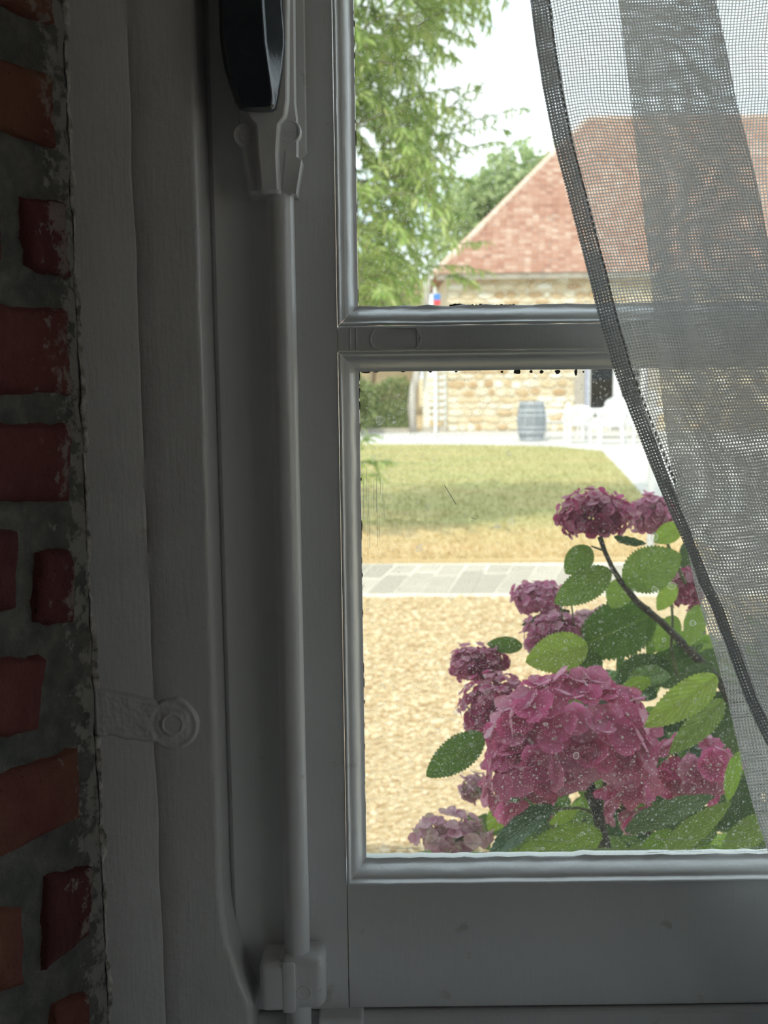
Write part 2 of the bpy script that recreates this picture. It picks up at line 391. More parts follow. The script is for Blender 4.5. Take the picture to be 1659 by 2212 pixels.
M['far_leaf'] = pbr('far_tree_leaf', [(.2, (.27, .38, .15)), (.5, (.38, .48, .22)), (.8, (.48, .56, .30))], .6, .7, .2, rand=.6, island=True, transl=.3)
M['hedge'] = pbr('hedge_leaf', [(.2, (.12, .17, .06)), (.5, (.24, .30, .12)), (.8, (.38, .40, .18))], 1, .7, .2, rand=.6, island=True, transl=.3)
M['bark'] = pbr('bark', two((.16, .13, .10), (.30, .26, .20)), 12, .9, .1, .01, 40, (1, 1, .3))
def leafmat(name, dark, light, transl):
    m, nt, out = base_mat(name)
    uv = N(nt, 'ShaderNodeUVMap'); sp = N(nt, 'ShaderNodeSeparateXYZ'); LK(nt, uv.outputs[0], sp.inputs[0])
    r = N(nt, 'ShaderNodeObjectInfo').outputs['Random']
    au = math_(nt, 'ABSOLUTE', math_(nt, 'SUBTRACT', sp.outputs[0], .5))
    vein = math_(nt, 'FRACT', math_(nt, 'SUBTRACT', math_(nt, 'MULTIPLY', sp.outputs[1], 9), math_(nt, 'MULTIPLY', au, 7)))
    vein = ramp(nt, math_(nt, 'ABSOLUTE', math_(nt, 'SUBTRACT', vein, .5)), [(.40, (0,)*3), (.49, (1,)*3)])
    mid = ramp(nt, au, [(.012, (1,)*3), (.035, (0,)*3)])
    vv = math_(nt, 'MAXIMUM', mid, math_(nt, 'MULTIPLY', vein, .5))
    f = math_(nt, 'ADD', math_(nt, 'MULTIPLY', noise_(nt, coords(nt), 14, 5), .6), math_(nt, 'MULTIPLY', r, .5))
    c = ramp(nt, f, [(.32, dark), (.70, light)])
    c = mixc(nt, math_(nt, 'MULTIPLY', vv, .22), c, tuple(min(1, k*1.7 + .05) for k in light))
    b = N(nt, 'ShaderNodeBsdfPrincipled'); LK(nt, c, b.inputs['Base Color']); b.inputs['Roughness'].default_value = .45; b.inputs['Specular IOR Level'].default_value = .4
    bn = N(nt, 'ShaderNodeBump', Distance=.0022, invert=True); LK(nt, vv, bn.inputs['Height']); LK(nt, bn.outputs[0], b.inputs['Normal'])
    t = N(nt, 'ShaderNodeBsdfTranslucent'); LK(nt, mixc(nt, 1.0, c, (1.15, 1.25, .55), 'MULTIPLY'), t.inputs[0])
    mx = N(nt, 'ShaderNodeMixShader'); mx.inputs[0].default_value = transl; LK(nt, b.outputs[0], mx.inputs[1]); LK(nt, t.outputs[0], mx.inputs[2])
    LK(nt, mx.outputs[0], out.inputs[0]); return m
M['leaf'] = leafmat('hydrangea_leaf', (.10, .20, .05), (.27, .40, .12), .38)
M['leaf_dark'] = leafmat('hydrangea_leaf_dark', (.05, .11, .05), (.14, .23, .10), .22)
M['leaf_bright'] = leafmat('hydrangea_leaf_bright', (.20, .36, .06), (.40, .55, .13), .45)  # brighter, more translucent green than the plain leaf
def petalmat(name, stops, transl=.5, island=False):
    m, nt, out = base_mat(name)
    r = N(nt, 'ShaderNodeNewGeometry').outputs['Random Per Island'] if island else N(nt, 'ShaderNodeObjectInfo').outputs['Random']
    f = math_(nt, 'ADD', math_(nt, 'MULTIPLY', noise_(nt, coords(nt, kind='Generated' if not island else 'Object'), 3 if not island else 60, 4), .5), math_(nt, 'MULTIPLY', r, .55))
    c = ramp(nt, f, stops)
    c = mixc(nt, math_(nt, 'MULTIPLY', math_(nt, 'SUBTRACT', 1.0, N(nt, 'ShaderNodeNewGeometry').outputs['Backfacing']), .55), c, (.84, .60, .68))
    b = N(nt, 'ShaderNodeBsdfPrincipled'); LK(nt, c, b.inputs['Base Color']); b.inputs['Roughness'].default_value = .6; b.inputs['Specular IOR Level'].default_value = .25
    bn = N(nt, 'ShaderNodeBump', Distance=.0006); LK(nt, noise_(nt, coords(nt), 260, 4), bn.inputs['Height']); LK(nt, bn.outputs[0], b.inputs['Normal'])
    t = N(nt, 'ShaderNodeBsdfTranslucent'); LK(nt, c, t.inputs[0])
    mx = N(nt, 'ShaderNodeMixShader'); mx.inputs[0].default_value = transl; LK(nt, b.outputs[0], mx.inputs[1]); LK(nt, t.outputs[0], mx.inputs[2])
    LK(nt, mx.outputs[0], out.inputs[0]); return m
PK = [(.22, (.92, .19, .45)), (.50, (.95, .29, .54)), (.74, (.95, .44, .64)), (.92, (.90, .62, .73))]
DK = [(.20, (.40, .06, .17)), (.50, (.58, .11, .27)), (.75, (.62, .26, .40)), (.95, (.68, .44, .54))]
MK = [(.20, (.58, .15, .32)), (.50, (.70, .28, .46)), (.75, (.64, .32, .46)), (.95, (.70, .50, .58))]
LKK = [(.20, (.62, .28, .42)), (.5, (.66, .42, .52)), (.8, (.62, .60, .42)), (.95, (.74, .66, .66))]
for k, s_ in (('pink', PK), ('wine', DK), ('mauve', MK), ('pale', LKK)):
    M['petal_'+k] = petalmat('petal_'+k, s_); M['petals_'+k] = petalmat('petals_'+k, s_, island=True)
M['stem'] = pbr('hydrangea_stem', two((.10, .13, .06), (.22, .25, .12)), 60, .6, .3, .001, 200)
M['stem_dark'] = pbr('hydrangea_old_wood', two((.05, .05, .045), (.12, .11, .09)), 60, .8, .2, .002, 150)
M['bead'] = pbr('floret_eye', two((.70, .62, .60), (.82, .74, .70)), 100, .5, .3)

# ------------------------------------------------------------------ geometry constants of the window
YF, YS, YG = .655, .683, .697           # faces of fixed frame, sash, and glass
xs0 = X(483, YS); xo0 = X(736, YS)       # stile edges (to glass)
xo1 = xo0 + .50; xs1 = xo1 + .070
z_r0 = Z(2176, YS); z_a0 = Z(1911, YS); z_a1 = Z(758, YS); z_b0 = Z(702, YS)
z_b1 = z_b0 + (z_a1 - z_a0); z_c0 = z_b1 + (z_b0 - z_a1); z_c1 = z_c0 + (z_a1 - z_a0); z_top = z_c1 + .065
xfe = X(455, YF)                         # right edge of left fixed post
xfl = X(165, YF, 850) - .0035                    # where post meets the brick jamb
zsill = z_r0 - .060
xfr = xs1 + .008; xfr2 = xfr + (xfe - xfl)
zft = z_top + .07
WI, WO = .30, .748                        # inner / outer face of the wall
SP = math.tan(math.radians(27))
FLOOR, CEIL = .55, 3.05

# ------------------------------------------------------------------ STRUCTURE: ground, room, walls
mb = MB(); mb.add([(-60, -40, 0), (60, -40, 0), (60, 120, 0), (-60, 120, 0), (-60, -40, -.3), (60, -40, -.3), (60, 120, -.3), (-60, 120, -.3)], [(0,1,2,3),(7,6,5,4),(0,4,5,1),(1,5,6,2),(2,6,7,3),(3,7,4,0)])
tag(mb.build('ground', M['gravel']), kind='structure')
RX0, RX1, RY0 = -2.4, 3.2, -4.2
tag(MB().box((RX0-.3, RY0-.3, FLOOR-.2), (RX1+.3, WI, FLOOR)).build('floor', M['floor']), kind='structure')
tag(MB().box((RX0-.3, RY0-.3, CEIL), (RX1+.3, WI, CEIL+.2)).build('ceiling', M['room_wall']), kind='structure')
tag(MB().box((RX0-.3, RY0-.3, FLOOR), (RX0, WI, CEIL)).build('wall_left', M['room_wall']), kind='structure')
tag(MB().box((RX0, RY0-.3, FLOOR), (RX1, RY0, CEIL)).build('wall_back', M['room_wall']), kind='structure')
# right wall with two unseen windows, added to let daylight into the room
wy = [(-3.75, -2.4), (-2.15, -.75)]; wz0, wz1 = .95, 2.9
mb = MB(); ys = [RY0-.3, wy[0][0], wy[0][1], wy[1][0], wy[1][1], WI]
for a, b in ((0,1),(2,3),(4,5)): mb.box((RX1, ys[a], FLOOR), (RX1+.3, ys[b], CEIL))
for a, b in wy: mb.box((RX1, a, FLOOR), (RX1+.3, b, wz0)); mb.box((RX1, a, wz1), (RX1+.3, b, CEIL))
tag(mb.build('wall_right', M['room_wall']), kind='structure')
for i, (a, b) in enumerate(wy):
    w = tag(empty('window_%d' % (i+2), (RX1+.2, (a+b)/2, wz0)), kind='structure')
    f = MB(); t = .06; x0, x1 = RX1+.18, RX1+.24
    f.box((x0,a,wz0),(x1,a+t,wz1)).box((x0,b-t,wz0),(x1,b,wz1)).box((x0,a+t,wz0),(x1,b-t,wz0+t)).box((x0,a+t,wz1-t),(x1,b-t,wz1)).box((x0,(a+b)/2-.025,wz0+t),(x1,(a+b)/2+.025,wz1-t))
    f.build('frame', M['paint'], w)
    for u0, u1 in ((a+t,(a+b)/2-.025),((a+b)/2+.025,b-t)):
        MB().box((RX1+.208,u0,wz0+t),(RX1+.212,u1,wz1-t)).build('pane', M['clear'], w)
# front wall: splayed reveal, thick masonry, goes up to the eaves of the house
ix0, ix1 = xfl - SP*(YF-WI), xfr2 + SP*(YF-WI)
iz0, iz1 = zsill - .02, zft + .02
izr0, izr1 = iz0 - .05, iz1 + .15
mb = MB()
HW0, HW1, HT = -9.0, 9.0, 4.9
outer = lambda Y, x0, x1, z0, z1: [Vector((x0,Y,z0)),Vector((x1,Y,z0)),Vector((x1,Y,z1)),Vector((x0,Y,z1))]
O_in, O_out = outer(WI, HW0, HW1, -.2, HT), outer(WO, HW0, HW1, -.2, HT)
I_in = outer(WI, ix0, ix1, izr0, izr1)
I_m = outer(YF+.004, xfl, xfr2, iz0, iz1)
I_m2 = outer(YF+.035, xfl-.03, xfr2+.03, iz0-.03, iz1+.03)
xe0, xe1 = xs0 - .004, xs1 + .004
I_e = outer(YF+.075, xfl-.03, xfr2+.03, iz0-.03, iz1+.03)
I_e2 = outer(YF+.075, xe0+.01, xe1-.01, z_r0-.02, z_top+.01)
I_out = outer(WO, xe0-.02, xe1+.02, z_r0-.04, z_top+.03)
rings = [O_out, O_in, I_in, I_m, I_m2, I_e, I_e2, I_out, O_out]
for a, b in zip(rings, rings[1:]):
    for i in range(4):
        j = (i+1) % 4; mb.add([a[i], a[j], b[j], b[i]], [(0,1,2,3)])
wf = mb.build('wall_front', M['plaster']); tag(wf, kind='structure')
# roof over the house (its eaves shade the bed under the window)
mb = MB(); mb.loft([[(HW0-.3, WO+.28, HT-.12), (HW0-.3, WO+.28, HT+.02), (HW0-.3, -3, HT+2.3), (HW0-.3, -3, HT+2.1)], [(HW1+.3, WO+.28, HT-.12), (HW1+.3, WO+.28, HT+.02), (HW1+.3, -3, HT+2.3), (HW1+.3, -3, HT+2.1)]])
mb.loft([[(HW0-.3, -3, HT+2.1), (HW0-.3, -3, HT+2.3), (HW0-.3, -7, HT), (HW0-.3, -7, HT-.15)], [(HW1+.3, -3, HT+2.1), (HW1+.3, -3, HT+2.3), (HW1+.3, -7, HT), (HW1+.3, -7, HT-.15)]])
tag(mb.build('roof', M['tile_mass']), kind='structure')

# ------------------------------------------------------------------ brick jamb: the splayed reveal left of the frame
jd = Vector((-SP, -1, 0)).normalized()               # along the jamb, toward the room
jn = Vector((1, -SP, 0)).normalized()                # jamb normal
def J(px, py):                                       # point of the jamb plane seen at a pixel
    d = CM @ Vector(((px - W/2)/F, -(py - H/2)/F, -1.0)); o = Vector((xfl, YF, 0)) + jn*.009
    return Vector((0,0,CAMZ)) + d * ((o - Vector((0,0,CAMZ))).dot(jn) / d.dot(jn))
def JC(px, py):                                      # (distance along jamb from the frame, height)
    p = J(px, py); return (p - Vector((xfl, YF, 0))).dot(jd), p.z
def JP(s, z, h): return Vector((xfl, YF, 0)) + jd*s + Vector((0,0,z)) + jn*h
# mortar bed (uneven sheet with body)
rows = []
for i in range(140):
    z = lerp(iz0, 2.62, i/139); r = []
    for j in range(24):
        s = lerp(.0, .40, (j/23)**1.6)
        h = .0065 + .0030*noise.noise(Vector((s*60, z*60, 3))) + .0016*noise.noise(Vector((s*220, z*220, 7)))
        r.append(JP(s, z, h))
    rows.append(r)
tag(MB().grid(rows).build('mortar_bed', M['mortar_bed'], wf, True), label='grey lime mortar between the bricks')
def brick(poly):
    """Irregular brick: a hand-made outline (pixel corners on the jamb), rounded, worn and standing proud of the mortar."""
    c = [JC(*p) for p in poly]; n = 20; rows = []
    ph = rnd(0, 50)
    fl = [[None]*n for _ in range(n)]
    vs = []; fs = []
    for i in range(n):
        for j in range(n):
            u, v = j/(n-1), i/(n-1)
            s = lerp(lerp(c[0][0], c[1][0], u), lerp(c[3][0], c[2][0], u), v); z = lerp(lerp(c[0][1], c[1][1], u), lerp(c[3][1], c[2][1], u), v)
            e = min(u, 1-u, v, 1-v)
            k = noise.noise(Vector((s*90, z*90, ph)))
            k2 = noise.noise(Vector((s*90+9, z*90, ph+5)))
            if e < .02: s += .0030*k + .0012*noise.noise(Vector((s*380, z*380, ph))); z += .0030*k2 + .0012*noise.noise(Vector((s*380, z*380, ph+9)))
            h = .0070 + .0055*min(1, (e/.16))**.5 - .004*(e < .01) + .0016*k + .001*noise.noise(Vector((s*300, z*300, ph)))
            vs.append(JP(s, z, h))
    for i in range(n-1):
        for j in range(n-1): fs.append((i*n+j, i*n+j+1, (i+1)*n+j+1, (i+1)*n+j))
    ring = [j for j in range(n)] + [i*n+n-1 for i in range(1, n)] + [(n-1)*n+j for j in range(n-2, -1, -1)] + [i*n for i in range(n-2, 0, -1)]
    o = len(vs); vs += [vs[i] - jn*.009 for i in ring]
    for a in range(len(ring)):
        b = (a+1) % len(ring); fs.append((ring[a], o+a, o+b, ring[b]))
    MB().add(vs, fs).build('brick', M['brick'], wf, True)
BR = [[(-260,-110),(125,-90),(128,66),(-260,-90)], [(-260,40),(126,160),(134,330),(-260,200)],
      [(-260,395),(6,412),(12,570),(-260,560)], [(44,420),(142,430),(154,610),(54,578)],
      [(-260,640),(160,664),(170,858),(-260,842)], [(-260,905),(168,912),(166,1088),(-260,1092)],
      [(-260,1140),(50,1140),(44,1318),(-260,1330)], [(80,1188),(158,1182),(162,1352),(70,1350)],
      [(-260,1420),(112,1416),(96,1580),(-260,1650)], [(-260,1760),(185,1604),(188,1762),(-260,1990)],
      [(-260,1960),(58,1955),(62,2130),(-260,2230)], [(96,1888),(204,1864),(196,2022),(92,2110)],
      [(110,2165),(192,2138),(196,2300),(110,2330)], [(-260,2290),(80,2230),(84,2400),(-260,2480)]]
for p in BR: brick(p)
# ragged edge of filler and old paint where the bricks meet the frame
rows = []
for i in range(1100):
    z = lerp(iz0, 2.5, i/1099); q = Vector((0, z*38, 2))
    a = noise.fractal(q, .7, 2.2, 6); b = noise.fractal(q*1.3 + Vector((9,0,0)), .7, 2.2, 6)
    xl = xfl + .0062 - .0034*max(0, .35+a); xr_ = xfl + .0078 + .0022*b + .0012*a
    y0 = YF - .0010 - .0012*max(0, b); xm = (xl+xr_)/2
    rows.append([(xl, YF+.004, z), (xl, y0+.0012, z), (lerp(xl,xm,.6), y0+.0004*a, z), (xm, y0, z), (lerp(xr_,xm,.6), y0+.0003, z), (xr_, YF-.0001, z), (xr_+.0004, YF+.0015, z)])
tag(MB().grid(rows).build('filler_edge', M['plaster'], wf, True), label='ragged white filler along the frame edge')

# ------------------------------------------------------------------ WINDOW 1
win = tag(empty('window_1', (xo0, YS, z_r0)), kind='structure')
# fixed frame, left post: rounded edge toward the sash, flaring out at its foot
def post_sec(py):
    z = Z(py, YF, 450)
    off = interp([(-2000, 0), (1930, 0), (1990, 3), (2040, 12), (2080, 24), (2130, 40), (2176, 60), (2600, 60)], py) * YF / F
    e = xfe + off; r = .0046
    w = .0004*noise.noise(Vector((z*18, 0, 0)))
    sec = [(xfl-.028, YF+.033, z), (xfl-.028, YF+.0005*noise.noise(Vector((z*30,5,1))), z)]
    xc = X(315, YF) + .0011*noise.noise(Vector((z*25, 2, 9)))
    sec += [(xc-.030, YF+.0003*noise.noise(Vector((z*22,3,1))), z), (xc-.0016, YF+.0001, z), (xc-.0002, YF+.0007+.0004*noise.noise(Vector((z*40,8,1))), z), (xc+.0018, YF-.0003, z), (xc+.012, YF-.0004, z)]
    for k in range(7):
        a = k/6*PI/2; sec.append((e-r+r*math.sin(a)+w, YF+r-r*math.cos(a), z))
    sec += [(e+.0002+w, YF+.018, z), (e+.0006, YF+.033, z)]
    return sec
pys = [-1900, -1200, -600] + list(range(-100, 2300, 24))
mb = MB().loft([post_sec(p) for p in pys])
tag(mb.build('fixed_frame', M['paint_old'], win, auto=.7), label='left post of the fixed frame, thick old white paint')
mb = MB().bbox((xfr, YF, zsill), (xfr2+.028, YF+.04, zft), .003); mb.build('fixed_frame', M['paint_old'], win)
mb = MB().bbox((xfe-.01, YF+.012, zft-.075), (xfr+.01, YF+.045, zft), .003); mb.build('fixed_frame', M['paint_old'], win)
mb = MB().bbox((xfe-.002, YS-.004, zsill-.02), (xfr+.01, YS+.05, z_r0-.0012), .0025); tag(mb.build('frame_sill', M['paint_old'], win), label='bottom rail of the fixed frame under the sash')
mb = MB().bbox((xfl-.01, WI-.03, izr0-.012), (xfr2+.20, YF+.02, zsill-.004), .004); mb.build('window_board', M['paint'], win)
# sash stiles, rails, glazing bars: each its own piece, flush faces with hairline joints
TH = .040
def stile_left():
    secs = []
    xa = X(456, YS); n = 7
    for i in range(120):
        z = lerp(z_r0, z_top, i/119); sec = [(xa, YS+TH, z), (xa, YS+.012, z)]
        for k in range(n):
            a = k/(n-1)*PI/2; sec.append((xa + (xs0-xa)*math.sin(a)*1.0, YS + .010*(1-math.sin(a)) if False else YS+.010-.010*math.sin(a)**.8, z))
        sec += [(xs0+.02, YS+.0003*noise.noise(Vector((z*14,1,1))), z), (xo0-.02, YS+.0003*noise.noise(Vector((z*14,5,1))), z), (xo0-.0003, YS, z), (xo0-.0003, YS+TH, z)]
        secs.append(sec)
    return MB().loft(secs)
tag(stile_left().build('stile', M['paint'], win, auto=.8), label='left sash stile carrying the bolt')
MB().bbox((xo1, YS, z_r0), (xs1, YS+TH, z_top), .001).build('stile', M['paint'], win)
def rail(za, zb, name, dy=0.):
    n = 60; secs = []
    for i in range(n+1):
        x = lerp(xo0+.0003, xo1-.0003, i/n); w = .0003*noise.noise(Vector((x*25, za*9, 2))) + dy
        secs.append([(x, YS+TH, za), (x, YS+w+.0006, za), (x, YS+w, za+.0008), (x, YS+w+.0002*noise.noise(Vector((x*30,7,za))), (za+zb)/2), (x, YS+w, zb-.0008), (x, YS+w+.0006, zb), (x, YS+TH, zb)])
    return MB().loft(secs).build(name, M['paint'], win, auto=.8)
tag(rail(z_r0, z_a0, 'rail', .0004), label='deep bottom rail of the sash')
bar = rail(z_a1, z_b0, 'glazing_bar', .0008); rail(z_b1, z_c0, 'glazing_bar'); rail(z_c1, z_top, 'rail')
# faint oval scar of an old fitting in the paint of the glazing bar
cx, cz = X(858, YS), (z_a1+z_b0)/2
ring = [(cx + .0145*math.cos(2*PI*k/48)*(1+.05*math.sin(3*k)), YS+.0009, cz + .0098*math.sin(2*PI*k/48)) for k in range(49)]
ring = [p for p in ring if z_a1+.001 < p[2] < z_b0-.001]
MB().tube(ring[:len(ring)], .0007, 6, True).build('paint_scar', M['paint'], bar, True)
for px in (762, 775, 905):
    mb = MB(); mb.tube([(X(px, YS)+.0006*noise.noise(Vector((t*5, px, 0))), YS+.0009, lerp(z_a1+.001, z_b0-.001, t/8)) for t in range(9)], .0006, 6); mb.build('paint_ridge', M['paint'], bar, True)
# glazing mouldings: mitred ring round each light
PROF = [(0,.3),(.1,-.8),(.7,-1.3),(1.4,-1.2),(1.9,-.4),(2.2,1.2),(2.5,2.6),(3.0,3.2),(4.0,3.3),(5.2,4.0),(6.4,5.2),(7.4,6.8),(8.2,8.6),(8.8,10.4),(9.3,11.8),(10.2,12.5),(11.6,13.2),(11.7,14),(11.7,20)]
def moulding(z0, z1, seed):
    mb = MB(); sides = []
    cs = [(xo0, z0), (xo1, z0), (xo1, z1), (xo0, z1)]; inw = [(1,1),(-1,1),(-1,-1),(1,-1)]
    nn = 70
    for s in range(4):
        a, b = s, (s+1) % 4; secs = []
        for i in range(nn+1):
            t = i/nn; sec = []
            for (d, y) in PROF:
                d *= .001; y *= .001
                pa = Vector((cs[a][0]+inw[a][0]*d, YS+y, cs[a][1]+inw[a][1]*d)); pb = Vector((cs[b][0]+inw[b][0]*d, YS+y, cs[b][1]+inw[b][1]*d))
                p = pa.lerp(pb, t)
                q = noise.noise(Vector((p.x*70, p.z*70, seed+d*300)))
                k = .00022 if s != 0 else .00034
                p += Vector((inw[a][0] if s in (3,1) else 0, -.7, inw[a][1] if s in (0,2) else 0)) * (k*q)
                if s == 0 and d > .0090:                 # flaking, lumpy putty along the bottom
                    p.z += .0012*max(0, noise.noise(Vector((p.x*120, 3, seed)))) + .0006*noise.noise(Vector((p.x*420, d*900, seed)))
                sec.append(p)
            secs.append(sec)
        mb.loft(secs, False, False)
    return mb.build('glazing_moulding', M['paint'], win, auto=.9)
lights = [(z_a0, z_a1), (z_b0, z_b1), (z_c0, z_c1)]
panes = []
for k, (a, b) in enumerate(lights):
    moulding(a, b, k*7+1)
    pn = MB().box((xo0+.008, YG, a+.004), (xo1-.008, YG+.0022, b-.008)).build('pane', M['glass'], win); panes.append(pn)
    # crumbling outer putty and paint drips along the edge of the pane
    mb = MB(); random.seed(k+3)
    ins = .0116
    def flake(x, z, rx, rz):
        n = 7; c = [(x + rx*math.cos(2*PI*j/n)*rnd(.7,1.2), YG-.0004, z + rz*math.sin(2*PI*j/n)*rnd(.7,1.2)) for j in range(n)]
        mb.add(c + [(p[0], YG-.0001, p[2]) for p in c], [tuple(range(n))] + [(j, (j+1)%n, n+(j+1)%n, n+j) for j in range(n)])
    if k == 0:
        for px, w, h in ((1084,8,5),(1117,15,12),(1147,7,6),(1170,9,7),(1204,12,9),(1244,7,14),(1260,5,4),(790,22,7),(812,12,4),(930,8,4),(985,7,4),(870,9,3)):
            flake(P(px,802,YG).x, P(px,803,YG).z, w*YG/F*.5, h*YG/F*.55)
    if k == 1:
        for i in range(16): px = 975+i*9; flake(P(px,660,YG).x, P(px,660,YG).z, rnd(4,9)*YG/F, rnd(2,4.5)*YG/F)
    for i in range(46):
        flake(xo0+ins+rnd(-.0006,.0004), lerp(a+.01, b-.01, random.random()), rnd(.0002,.0005), rnd(.001,.004))
    tag(mb.build('putty_flakes', M['mortar'], win), label='dark crumbs of old putty on the glass edge', kind='stuff')
# scratches and dried runs on the lower pane
mb = MB()
for a, b in (((960,1048),(985,1090)),((1018,1118),(1028,1122)),((1303,1052),(1306,1056))):
    mb.tube([P(*a, YG-.0003), P(*b, YG-.0003)], .00022, 4)
random.seed(5)
for i in range(12):
    px = rnd(785, 832); y0 = rnd(1010, 1120); mb.tube([P(px, y0, YG-.0003), P(px+rnd(-1,1), y0+rnd(30,90), YG-.0003)], .00010, 4)
for i in range(26):
    px = rnd(860, 1640); y0 = rnd(1812, 1842); mb.tube([P(px, y0, YG-.0003), P(px+rnd(30,140), y0+rnd(-2,2), YG-.0003)], .00012, 4)
tag(mb.build('scratches', M['paint'], panes[0]), label='pale hairline scratches and runs', kind='stuff')

# ------------------------------------------------------------------ fixing strap painted over on the frame
rows = []; x0, x1 = X(196, YF, 1550), X(452, YF, 1550); cx, cz = X(374, YF, 1560), Z(1562, YF, 374)
za, zb = Z(1660, YF, 300), Z(1460, YF, 300); px2 = YF/F
random.seed(4)
for i in range(90):
    z = lerp(za, zb, i/89); r = []
    for j in range(110):
        x = lerp(x0, x1, j/109)
        t = (x - x0)/(cx - x0)
        zt = lerp(Z(1478, YF, 200), Z(1522, YF, 330), t); zl = lerp(Z(1585, YF, 200), Z(1610, YF, 330), t)
        wob = .0012*noise.noise(Vector((x*130, z*60, 1)))
        dband = min(zt + wob - z, z - zl + wob, (cx - x) + .004)
        dcirc = 60*px2 - math.hypot(x-cx, z-cz) + wob
        d = max(dband, dcirc)
        h = .0030 * max(0, min(1, d/.0022 + .3))**1.0
        rr = math.hypot(x-cx, z-cz)/px2
        if rr < 60: h += .0010*math.exp(-((rr-22)/5)**2) - .0008*math.exp(-((rr-10)/7)**2) - .0005*math.exp(-((rr-44)/6)**2)
        h += .0004*noise.noise(Vector((x*160, z*160, 5)))*min(1, max(0, d/.001+1)) + .0003*noise.noise(Vector((x*420, z*420, 5)))*(d > 0)
        edge = min(1, min(i, 89-i, j, 109-j)/6)
        r.append((x, YF + .0010 - (h + .0004)*edge + .0, z))
    rows.append(r)
strap = MB().grid(rows).build('fixing_strap', M['paint_old'], None, True)
tag(strap, 'iron fixing strap with round end thickly painted over on frame beside the bricks', 'bracket')
mb = MB().lathe([(.0058, -.001), (.0058, .0022), (.005, .0028), (.0004, .0030)], (cx, YF, cz), 20, 'Y'); mb.box((cx-.0045, YF-.0034, cz-.0006), (cx+.0045, YF-.0028, cz+.0006))
mb.build('screw_head', M['paint_old'], strap, auto=.6)

# ------------------------------------------------------------------ ESPAGNOLETTE BOLT
esp = tag(empty('espagnolette_bolt', (X(618, YS), YS, z_r0)), 'white painted espagnolette bolt with black lever handle on the left stile', 'window bolt')
YR = YS - .0130; rr = 29*YR/F
xr = X(624, YR, 1250)
secs = []
for i in range(160):
    z = lerp(z_r0-.05, Z(410, YR, 610), i/159)
    r = rr*(1 + .012*noise.noise(Vector((z*30, 2, 2))))
    secs.append([(xr + r*math.cos(2*PI*j/24), YR + r*math.sin(2*PI*j/24), z) for j in range(24)])
tag(MB().loft(secs).build('rod', M['paint'], esp, True), label='long round white bolt rod')
secs = []
for i in range(20):
    z = lerp(Z(-200, YR, 610), z_top-.02, i/19); secs.append([(xr + rr*math.cos(2*PI*j/20), YR + rr*math.sin(2*PI*j/20), z) for j in range(20)])
MB().loft(secs).build('rod', M['paint'], esp, True)
# gear case: back plate, tapering body with central rib, two lugs
def prism(pts, y0, y1, cham=.0012):
    """Plate with a chamfered front edge from a pixel outline; y0 front, y1 back."""
    c = Vector((sum(p.x for p in pts)/len(pts), 0, sum(p.z for p in pts)/len(pts)))
    def ins(p, d):
        v = Vector((p.x-c.x, 0, p.z-c.z)); L = v.length; return (p.x - v.x/L*d, p.z - v.z/L*d)
    secs = []
    for y, d in ((y1, 0), (y0+cham, 0), (y0+cham*.3, cham*.3), (y0, cham)):
        secs.append([(ins(p, d)[0], y, ins(p, d)[1]) for p in pts])
    return MB().loft(secs)
YB = YS - .006
pl = [P(506,-260,YB), P(506,300,YB), P(520,330,YB), P(560,345,YB), P(646,345,YB), P(663,328,YB), P(652,-260,YB)]
tag(prism(pl, YB, YS+.001, .0016).build('back_plate', M['paint'], esp, auto=.6), label='white back plate of the gear case')
def body_sec(py, xl, xr_, xa, xb, yf, yr):
    """one horizontal section: flank left, rib xa..xb in front, flank right"""
    z = Z(py, yr, 580); q = lambda px, y: (X(px, y, py), y, z)
    return [q(xl, YS), q(xl, yf+.004), q(xl+5, yf), q(xa-7, yf-.0004), q(xa, yr+.0006), q(xa+4, yr), q(xb-4, yr), q(xb, yr+.0006), q(xb+6, yf-.0004), q(xr_-5, yf), q(xr_, yf+.004), q(xr_, YS)]
YFk, YRb = YS - .0215, YS - .0295
mb = MB().loft([body_sec(-240, 512, 636, 530, 622, YFk, YRb), body_sec(215, 512, 640, 528, 620, YFk, YRb), body_sec(250, 514, 644, 536, 615, YFk, YRb), body_sec(268, 516, 645, 552, 602, YFk, YRb),
                body_sec(330, 522, 645, 556, 598, YFk, YRb), body_sec(372, 531, 641, 560, 600, YFk, YRb+.001), body_sec(408, 538, 638, 563, 602, YFk, YRb+.002), body_sec(418, 542, 634, 566, 602, YFk+.003, YRb+.004)])
tag(mb.build('gear_case', M['paint'], esp, auto=.5), label='white cast gear case with central rib')
for px, py in ((529, 292), (625, 284)):
    c = P(px, py, YFk)
    mb = MB().lathe([(.0066, -.006), (.0066, -.0005), (.0060, .0008), (.0052, .0006), (.0048, -.0004), (.0036, -.0004), (.0030, .0004), (.0002, .0006)], (c.x, YFk, c.z), 24, 'Y')
    mb.box((c.x-.003, YFk-.0012, c.z-.0005), (c.x+.003, YFk-.0003, c.z+.0005)); mb.build('screw_boss', M['paint'], esp, auto=.5)
# bright-edged lower lug on the right of the case
mb = prism([P(617,325,YFk), P(610,412,YFk), P(640,420,YFk), P(652,345,YFk)], YFk-.001, YS, .0008); mb.build('case_lug', M['paint'], esp, auto=.5)
